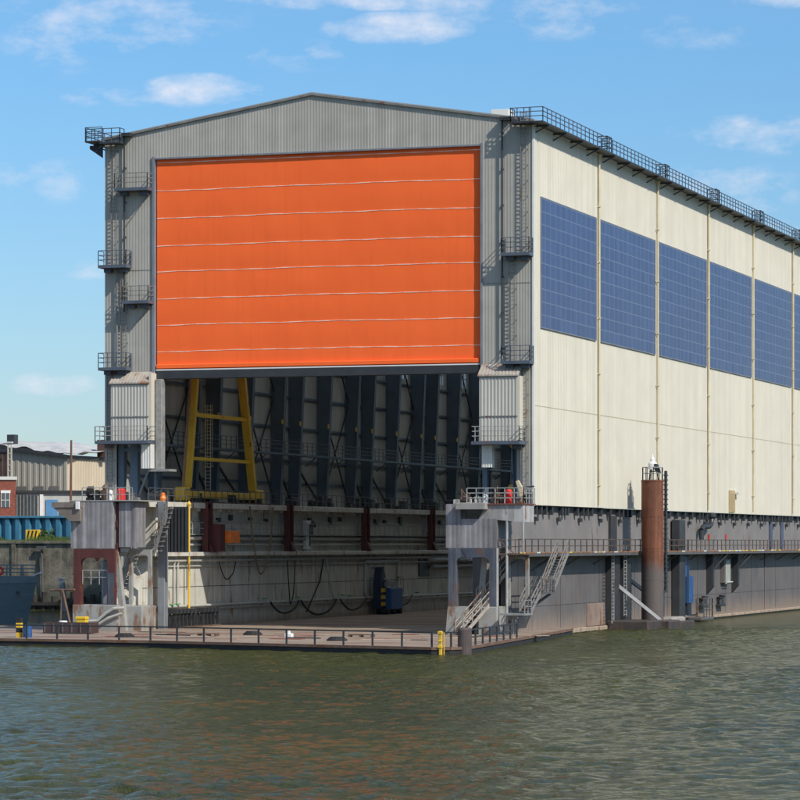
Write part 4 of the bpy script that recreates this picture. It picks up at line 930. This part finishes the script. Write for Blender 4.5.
# striped barrier and bush
m_=MB(); m_.bbox(-90.5,-88.95,92.6,93.6,8.0,9.5,.05); m_.cur=1
for k in range(3): m_.slab([(-90.4+.5*k,92.58,8.1),(-90.2+.5*k,92.58,8.1),(-89.9+.5*k,92.58,9.4),(-90.1+.5*k,92.58,9.4)],(0,.02,0))
o=m_.build('barrier_block',[yellowb,rubber],loc=(-89.7,93,8.0)); tag(o,'yellow and black striped block on the grass before the blue fence','barrier')
leafm=M('leaf_green',(.055,.105,.022),.7,.4,3); grassm=M('grass_green',(.10,.15,.03),.8,.4,2)
def tuft(cx,cy,cz,rx,ry,rz,n,sz,seed):
    random.seed(seed); m=MB()
    for k in range(n):
        th=random.uniform(0,2*PI); u=random.uniform(-.2,1); r=random.uniform(.3,1)**.6
        p=Vector((cx+rx*r*math.cos(th)*(1-u*.4),cy+ry*r*math.sin(th)*(1-u*.4),cz+rz*max(0,u)*r))
        a=Vector((random.uniform(-1,1),random.uniform(-1,1),random.uniform(-.3,1))).normalized()*sz; b=Vector((random.uniform(-1,1),random.uniform(-1,1),random.uniform(-1,1))).normalized()*sz*.6
        m.add([p-a,p+b,p+a,p-b],[(0,1,2,3)])
    return m
bs=thing('bush','small green bush growing beside the striped block on the quay','bush',(-87.8,93,8.0))
tuft(-87.8,93,8.0,1.3,.9,1.7,420,.22,4).build('foliage',leafm,bs)
m_=MB()
for k in range(5): m_.tube((-87.8+.2*k-.4,93,8.0),(-87.8+.45*k-.9,93,9.1),.05,6)
m_.build('stem',clutm,bs)
random.seed(9); m_=MB()
for k in range(9000):
    x=random.uniform(-115,-62); y=random.uniform(90.3,95.6); h=random.uniform(.2,.75)*(1.2 if math.sin(x*.7)>0 else .6); dx=random.uniform(-.15,.15)
    m_.add([(x-.07,y,7.9),(x+.07,y,7.9),(x+dx,y+random.uniform(-.1,.1),7.95+h)],[(0,1,2)])
tag(m_.build('grass',grassm),'rough green grass strip on top of the stone quay','grass',kind='stuff')
# brick building
def brickmat():
    m=M('red_brick',(.27,.075,.05),.8,.18,2); nt=m.node_tree;N=nt.nodes;L=nt.links;b=N['Principled BSDF'];src=b.inputs['Base Color'].links[0].from_socket
    geo=N.new('ShaderNodeNewGeometry'); mp=N.new('ShaderNodeMapping'); mp.inputs['Rotation'].default_value=(PI/2,0,0); L.new(geo.outputs['Position'],mp.inputs[0])
    bt=N.new('ShaderNodeTexBrick'); bt.inputs['Scale'].default_value=2.2; bt.inputs['Mortar Size'].default_value=.012; bt.inputs['Color1'].default_value=(1,1,1,1); bt.inputs['Color2'].default_value=(.75,.72,.7,1); bt.inputs['Mortar'].default_value=(1.3,1.6,1.7,1); L.new(mp.outputs[0],bt.inputs['Vector'])
    mx=N.new('ShaderNodeMix'); mx.data_type='RGBA'; mx.blend_type='MULTIPLY'; mx.inputs[0].default_value=1; L.new(src,mx.inputs[6]); L.new(bt.outputs[0],mx.inputs[7]); L.new(mx.outputs[2],b.inputs['Base Color']); return m
brickm=brickmat(); glassd=M('window_glass',(.10,.12,.13),.15,.2,1)
bb=thing('brick_building','red brick building with pale window lintels at the left edge','building',(-95.3,100,7.9))
def lbox(m,x0,x1,y0,y1,z0,z1,o): return m.box(o[0]+x0,o[0]+x1,o[1]+y0,o[1]+y1,o[2]+z0,o[2]+z1)
B=(-95.3,100,7.9)
lbox(MB(),-20,0,0,12,0,7.8,B).build('wall',brickm,bb); lbox(MB(),-20.2,.15,-.2,12.2,7.802,8.2,B).build('coping',whitish,bb)
for x in (-1.75,-4.1,-6.5,-8.9):
    for z in (4.4,1.2):
        w=lbox(MB(),x,x+.95,-.05,.02,z,z+1.75,B).build('window',glassd,bb)
        f=MB(); lbox(f,x-.08,x-.002,-.1,.02,z,z+1.75,B); lbox(f,x+.952,x+1.03,-.1,.02,z,z+1.75,B); lbox(f,x+.43,x+.51,-.1,-.052,z,z+1.75,B); lbox(f,x,x+.95,-.1,-.052,z+.85,z+.93,B); f.build('window_frame',whitish,bb,w)
        lbox(MB(),x-.1,x+1.1,-.12,.02,z+1.752,z+2.1,B).build('lintel',whitep,bb,w)
bb.rotation_euler=(0,0,YAW+.15)
ws=thing('workshop','low glazed workshop with a sky blue door beside the brick building','building',(-97.9,118,7.9))
B=(-97.9,118,7.9)
lbox(MB(),-12,6,0,10,0,6.5,B).build('wall',M('workshop_wall',(.50,.49,.46),.7,.12,.5,.3),ws)
g_=lbox(MB(),-6.2,-2.6,-.15,-.002,.5,6.1,B).build('glazing',M('shop_glass',(.05,.06,.065),.2,.2,1),ws)
m_=MB()
for k in range(9): lbox(m_,-6.2+.44*k,-6.1+.44*k,-.25,-.152,.4,6.2,B)
lbox(m_,-6.2,-2.5,-.26,-.151,3.0,3.12,B); m_.build('mullion',greyg,ws,g_)
dr=lbox(MB(),-1.55,-.05,-.2,-.002,0,5.6,B).build('door',M('sky_blue_door',(.10,.27,.50),.5,.08,1),ws); lbox(MB(),-.35,-.25,-.3,-.202,2,2.4,B).build('handle',darkst,ws,dr)
lbox(MB(),-2.35,-1.9,-.2,-.002,0,6.3,B).build('pilaster',whitep,ws)
lbox(MB(),.1,1.6,-.14,-.002,0,2.5,B).build('brick_base',brickm,ws)
lbox(MB(),.15,.9,-.14,-.002,2.7,4.8,B).build('window',glassd,ws)
lbox(MB(),-12.2,6.2,-.4,10.2,6.502,6.8,B).build('roof',darkst,ws)
lbox(MB(),-6.0,-.9,-6,-2,2.9,3.1,B).build('shelter_roof',clutm,ws)
ws.rotation_euler=(0,0,YAW+.11)
# big shed
sd=thing('dock_shed','large beige corrugated shed with a wavy pale roof behind the workshop','building',(-113,150,7.9))
m_=MB(); m_.corr([(-121.5,7.9,21.5),(-111.3,7.9,20.2)],'x',150,-1,.9,.08); m_.box(-121.4,-111.4,150.05,150.3,7.9,20.0); m_.build('front_wall',M('shed_shaded_tone',(.36,.335,.275),.7,.08,.4,.2,panel=('X',.9),pvar=.04),sd)  # shaded front: the shade is put into this greyer tone
m_=MB(); m_.corr([(150,7.9,20.2),(190,7.9,20.2)],'y',-111.3,1,.9,.08); m_.build('side_wall',M('shed_sunlit_tone',(.55,.46,.33),.7,.05,.4,.1,panel=('Y',1.4),pvar=.04),sd)  # sunlit side: the sunlight is put into this paler beige
m_=MB(); NXs=60; V=[];F=[]
for i in range(NXs+1):
    for j in range(13):
        x=-150+40*i/NXs; y=149.4+44*j/12
        V.append((x,y,20.2+max(0,min(1.4,(-111.3-x)*.135))+.34*abs(math.sin((x*.62+y*.33)))+.15*math.sin(x*1.9+y)+.9*math.sin(PI*j/12)))
for i in range(NXs):
    for j in range(12): a=i*13+j; F.append((a,a+13,a+14,a+1))
m_.add(V,F); rf=m_.build('roof',M('pale_roof',(.45,.45,.44),.6,.15,.4,rust=.05),sd)
MB().slab([(-121.6,149.3,21.2),(-111.1,149.3,19.85),(-111.1,149.3,20.3),(-121.6,149.3,21.65)],(0,.3,0)).build('gutter',darkst,sd,rf); MB().box(-111.25,-110.95,149.65,193,19.8,20.25).build('gutter',darkst,sd,rf)
MB().bbox(-121.6,-120.4,152,153.2,21.5,23.3).build('roof_cowl',darkst,sd,rf)
MB().bbox(-111.2,-109.9,160,161.4,20.2,22.7).build('chimney',M('brown_brick',(.09,.045,.035),.8,.2,1),sd,rf)
for x in (-119.0,-116.4,-114.0): MB().box(x,x+1.5,149.85,149.91,14.4,15.9).build('window',M('shed_window',(.17,.165,.15),.4,.1,1),sd)
ob=thing('brown_warehouse','dark brown warehouse wall above the brick building','building',(-122,140,7.9))
m_=MB(); m_.corr([(-140,7.9,20.4),(-115.6,7.9,20.4)],'x',140,-1,.8,.06); m_.box(-140,-115.65,140.05,141,7.9,20.3); m_.build('wall',M('brown_sheet',(.085,.05,.04),.7,.2,.6,.4),ob)
MB().bbox(-140.2,-115.5,139.8,141.2,20.402,20.8,.05).build('roof',darkst,ob)
lm=thing('ladder_mast','cream lattice ladder mast rising beside the brown warehouse','mast',(-117.3,138.5,7.9))
m_=MB(); 
for dx in (0,.5): m_.beam((-114.9+dx,138.5,7.9),(-114.9+dx,138.5,21.6),.16)
z=9
while z<21.5: m_.beam((-114.9,138.5,z),(-114.4,138.5,z),.12); z+=.8
m_.build('ladder',M('cream_mast',(.55,.52,.42),.6,.1,1),lm)
MB().box(-115.1,-114.2,138.3,138.7,21.6,21.8).build('top_plate',whitish,lm)

# ------------------------------------------------------------------ WATER
def axis(lo,hi,f0,f1,fine,grow=1.25,cap=400):
    a=list(np.arange(f0,f1,fine)); x=f1; st=fine
    while x<hi: a.append(x); st=min(cap,st*grow); x+=st
    a.append(hi); x=f0; st=fine; b=[]
    while x>lo: st=min(cap,st*grow); x-=st; b.append(max(x,lo))
    return np.array(b[::-1]+a)
# the wave field is sampled in a frame turned like the shoreline
ux=axis(-3000,3000,-48,82,.26); uy=axis(-3000,4500,-165,28,.26)
gx,gy=np.meshgrid(ux,uy,indexing='ij')
rng=np.random.default_rng(4); h=np.zeros_like(gx)
for k in range(90):
    lam=.80*(2.9/.80)**(rng.random()**1.1); kk=2*PI/lam
    th=math.radians(-68)+rng.normal()*.75
    amp=.0049*lam**.65*(.6+.8*rng.random())
    ph=rng.random()*2*PI
    arg=kk*(math.cos(th)*gx+math.sin(th)*gy)+ph
    h+=amp*(np.sin(arg)+.18*np.cos(2*arg))
gust=.75+.35*np.sin(gx*.045+gy*.021+1)*np.sin(gy*.05-gx*.013)+.2*np.sin(gx*.11+2)*np.sin(gy*.09)
h*=gust
def fade(v,a,b): return np.clip((v-a)/(b-a),0,1)
fd=fade(gx,-75,-48)*fade(-gx,-110,-82)*fade(gy,-200,-165)*fade(-gy,-60,-28)
h*=fd
nx,ny=gx.shape
verts=np.stack([gx,gy,h],-1).reshape(-1,3).astype(np.float32)
idx=np.arange(nx*ny).reshape(nx,ny)
quads=np.stack([idx[:-1,:-1],idx[1:,:-1],idx[1:,1:],idx[:-1,1:]],-1).reshape(-1,4)
me=bpy.data.meshes.new('water'); me.vertices.add(len(verts)); me.vertices.foreach_set('co',verts.ravel())
me.loops.add(quads.size); me.loops.foreach_set('vertex_index',quads.ravel().astype(np.int32))
me.polygons.add(len(quads)); me.polygons.foreach_set('loop_start',np.arange(0,quads.size,4,dtype=np.int32))
me.polygons.foreach_set('use_smooth',np.ones(len(quads),dtype=bool)); me.update(calc_edges=True)
wm=bpy.data.materials.new('river_water'); wm.use_nodes=True; nt=wm.node_tree; N=nt.nodes; L=nt.links; b=N['Principled BSDF']
b.inputs['Base Color'].default_value=(.060,.066,.014,1); b.inputs['Roughness'].default_value=.10; b.inputs['Specular IOR Level'].default_value=.40; b.inputs['IOR'].default_value=1.33
geo=N.new('ShaderNodeNewGeometry'); mp=N.new('ShaderNodeMapping'); mp.inputs['Rotation'].default_value=(0,0,.35); mp.inputs['Scale'].default_value=(1.2,1.4,1); L.new(geo.outputs['Position'],mp.inputs[0])
n1=N.new('ShaderNodeTexNoise'); n1.inputs['Scale'].default_value=2.0; n1.inputs['Detail'].default_value=6; n1.inputs['Roughness'].default_value=.60; n1.inputs['Distortion'].default_value=.4; L.new(mp.outputs[0],n1.inputs['Vector'])
n2=N.new('ShaderNodeTexNoise'); n2.inputs['Scale'].default_value=.045; n2.inputs['Detail'].default_value=3; L.new(geo.outputs['Position'],n2.inputs['Vector'])
mr_=N.new('ShaderNodeMapRange'); L.new(n2.outputs['Fac'],mr_.inputs[0])
for q,k in enumerate((.3,.7,.55,1.2)): mr_.inputs[q+1].default_value=k
bp=N.new('ShaderNodeBump'); bp.inputs['Distance'].default_value=.72; L.new(mr_.outputs[0],bp.inputs['Strength']); L.new(n1.outputs['Fac'],bp.inputs['Height']); L.new(bp.outputs[0],b.inputs['Normal'])
me.materials.append(wm)
wo=bpy.data.objects.new('water',me); COL.objects.link(wo); tag(wo,kind='structure')

# ------------------------------------------------------------------ SKY, SUN, CAMERA
YAW=math.atan2(.3181,.948)
sun_dir=Vector((.70,-.38,.70)).normalized()
W=bpy.data.worlds.new('World'); scene.world=W; W.use_nodes=True; nt=W.node_tree; N=nt.nodes; L=nt.links
bg=N['Background']; bg.inputs[1].default_value=.15
sky=N.new('ShaderNodeTexSky'); sky.sky_type='NISHITA'; sky.sun_disc=False
el=math.asin(sun_dir.z); sky.sun_elevation=el; sky.sun_rotation=math.atan2(sun_dir.x,sun_dir.y)
sky.air_density=1.0; sky.dust_density=.35; sky.ozone_density=3.0; sky.altitude=0
tc=N.new('ShaderNodeTexCoord'); sep=N.new('ShaderNodeSeparateXYZ'); L.new(tc.outputs['Generated'],sep.inputs[0])
def wmth(op,a,c=0,cl=False):
    n=N.new('ShaderNodeMath'); n.operation=op; n.use_clamp=cl
    for i,x in enumerate((a,c)):
        if isinstance(x,(int,float)): n.inputs[i].default_value=x
        else: L.new(x,n.inputs[i])
    return n.outputs[0]
az=wmth('MULTIPLY',wmth('ADD',wmth('ARCTAN2',wmth('MULTIPLY',sep.outputs[0],-1),sep.outputs[1]),-YAW),-180/PI)   # degrees right of the view axis
elv=wmth('MULTIPLY',wmth('ARCSINE',sep.outputs[2]),180/PI)
cb=N.new('ShaderNodeCombineXYZ'); L.new(az,cb.inputs[0]); L.new(wmth('MULTIPLY',elv,1.9),cb.inputs[1])
nz=N.new('ShaderNodeTexNoise'); nz.inputs['Scale'].default_value=.85; nz.inputs['Detail'].default_value=8; nz.inputs['Roughness'].default_value=.62; L.new(cb.outputs[0],nz.inputs['Vector'])
nb=N.new('ShaderNodeTexNoise'); nb.inputs['Scale'].default_value=.16; nb.inputs['Detail'].default_value=4; L.new(cb.outputs[0],nb.inputs['Vector'])
# individual clouds (azimuth, elevation, half width, half height, density) as soft ellipses broken up by noise
clouds=[(0.0,9.38,1.6,.34,1.0),(-.4,9.93,3.4,.26,.75),(-3.6,8.25,1.25,.36,.85),(-5.3,8.1,1.0,.22,.6),(-6.0,9.2,1.5,.8,.40),(-4.3,9.75,.7,.3,.8),(-6.35,2.9,.95,.26,.8),(-5.8,5.0,.7,.25,.45),(6.5,7.4,1.8,.42,.55),(5.9,6.4,1.9,.6,.45),(6.9,9.85,.9,.22,.6),(-5.2,9.5,2.6,.7,.36),(-1.8,8.9,2.2,.35,.26),(2.4,9.75,2.6,.35,.42),(5.2,9.2,1.8,.3,.2),(6.4,5.6,1.6,.35,.36),(-6.6,6.6,1.4,.5,.28),(12,8,4,.9,.6),(-13,7,4,1.2,.6),(-11,3,3,.8,.6),(3.5,9.4,2.4,.3,.28)]
dens=0.0
for (a0,e0,wa,we,dn) in clouds:
    qa=wmth('DIVIDE',wmth('SUBTRACT',az,a0),wa); qe=wmth('DIVIDE',wmth('SUBTRACT',elv,e0),we)
    r2=wmth('ADD',wmth('MULTIPLY',qa,qa),wmth('MULTIPLY',qe,qe))
    g_=wmth('MULTIPLY',wmth('SUBTRACT',1.0,r2,True),dn)
    dens=g_ if isinstance(dens,float) else wmth('MAXIMUM',dens,g_)
mr=N.new('ShaderNodeMapRange'); L.new(wmth('ADD',wmth('MULTIPLY',dens,.80),wmth('MULTIPLY',wmth('SUBTRACT',nz.outputs['Fac'],.5),2.6)),mr.inputs[0])
for i,k in enumerate((.08,1.15,0,1)): mr.inputs[i+1].default_value=k
# high clouds elsewhere overhead, so the water and walls see a mixed sky
hi_=N.new('ShaderNodeMapRange'); L.new(nb.outputs['Fac'],hi_.inputs[0])
for i,k in enumerate((.55,.75,0,.55)): hi_.inputs[i+1].default_value=k
over=wmth('MULTIPLY',hi_.outputs[0],wmth('MULTIPLY',wmth('SUBTRACT',elv,11),.15,True))
cf=wmth('MAXIMUM',wmth('MULTIPLY',wmth('MULTIPLY',mr.outputs[0],wmth('MULTIPLY',dens,4.0,True)),.80),over)
cf=wmth('MULTIPLY',cf,wmth('GREATER_THAN',elv,.3))
tint=N.new('ShaderNodeMix'); tint.data_type='RGBA'; tint.blend_type='MULTIPLY'; tint.inputs[0].default_value=1; L.new(sky.outputs[0],tint.inputs[6])
tl_=N.new('ShaderNodeMix'); tl_.data_type='RGBA'; L.new(wmth('MULTIPLY',wmth('SUBTRACT',elv,9),.05,True),tl_.inputs[0]); tl0=N.new('ShaderNodeMix'); tl0.data_type='RGBA'; L.new(wmth('MULTIPLY',elv,.11,True),tl0.inputs[0]); tl0.inputs[6].default_value=(.455,.505,.60,1); tl0.inputs[7].default_value=(.405,.60,.725,1); L.new(tl0.outputs[2],tl_.inputs[6]); tl_.inputs[7].default_value=(1.15,1.0,.86,1); L.new(tl_.outputs[2],tint.inputs[7])
mx=N.new('ShaderNodeMix'); mx.data_type='RGBA'; L.new(cf,mx.inputs[0]); L.new(tint.outputs[2],mx.inputs[6]); cc=N.new('ShaderNodeMix'); cc.data_type='RGBA'; L.new(mr.outputs[0],cc.inputs[0]); cc.inputs[6].default_value=(3.9,4.3,5.0,1); cc.inputs[7].default_value=(5.1,5.0,5.3,1); L.new(cc.outputs[2],mx.inputs[7])
L.new(mx.outputs[2],bg.inputs[0])

sl=bpy.data.lights.new('sun','SUN'); sl.energy=3.4; sl.angle=math.radians(.5); sl.color=(1,.95,.86)
so=bpy.data.objects.new('sun',sl); COL.objects.link(so); so.rotation_euler=(-sun_dir).to_track_quat('-Z','Y').to_euler(); so.location=(80,-40,90)

cd=bpy.data.cameras.new('camera'); co=bpy.data.objects.new('camera',cd); COL.objects.link(co)
cd.sensor_width=36; cd.lens=3114/800*36; cd.shift_y=(543-400)/800; cd.clip_start=1; cd.clip_end=8000
co.location=(72.044,-249.545,7.9); co.rotation_euler=(PI/2,0,YAW)
scene.camera=co
scene.view_settings.view_transform='Standard'; scene.view_settings.look='None'; scene.view_settings.gamma=1; scene.view_settings.exposure=.27
scene.render.resolution_x=1024; scene.render.resolution_y=1024
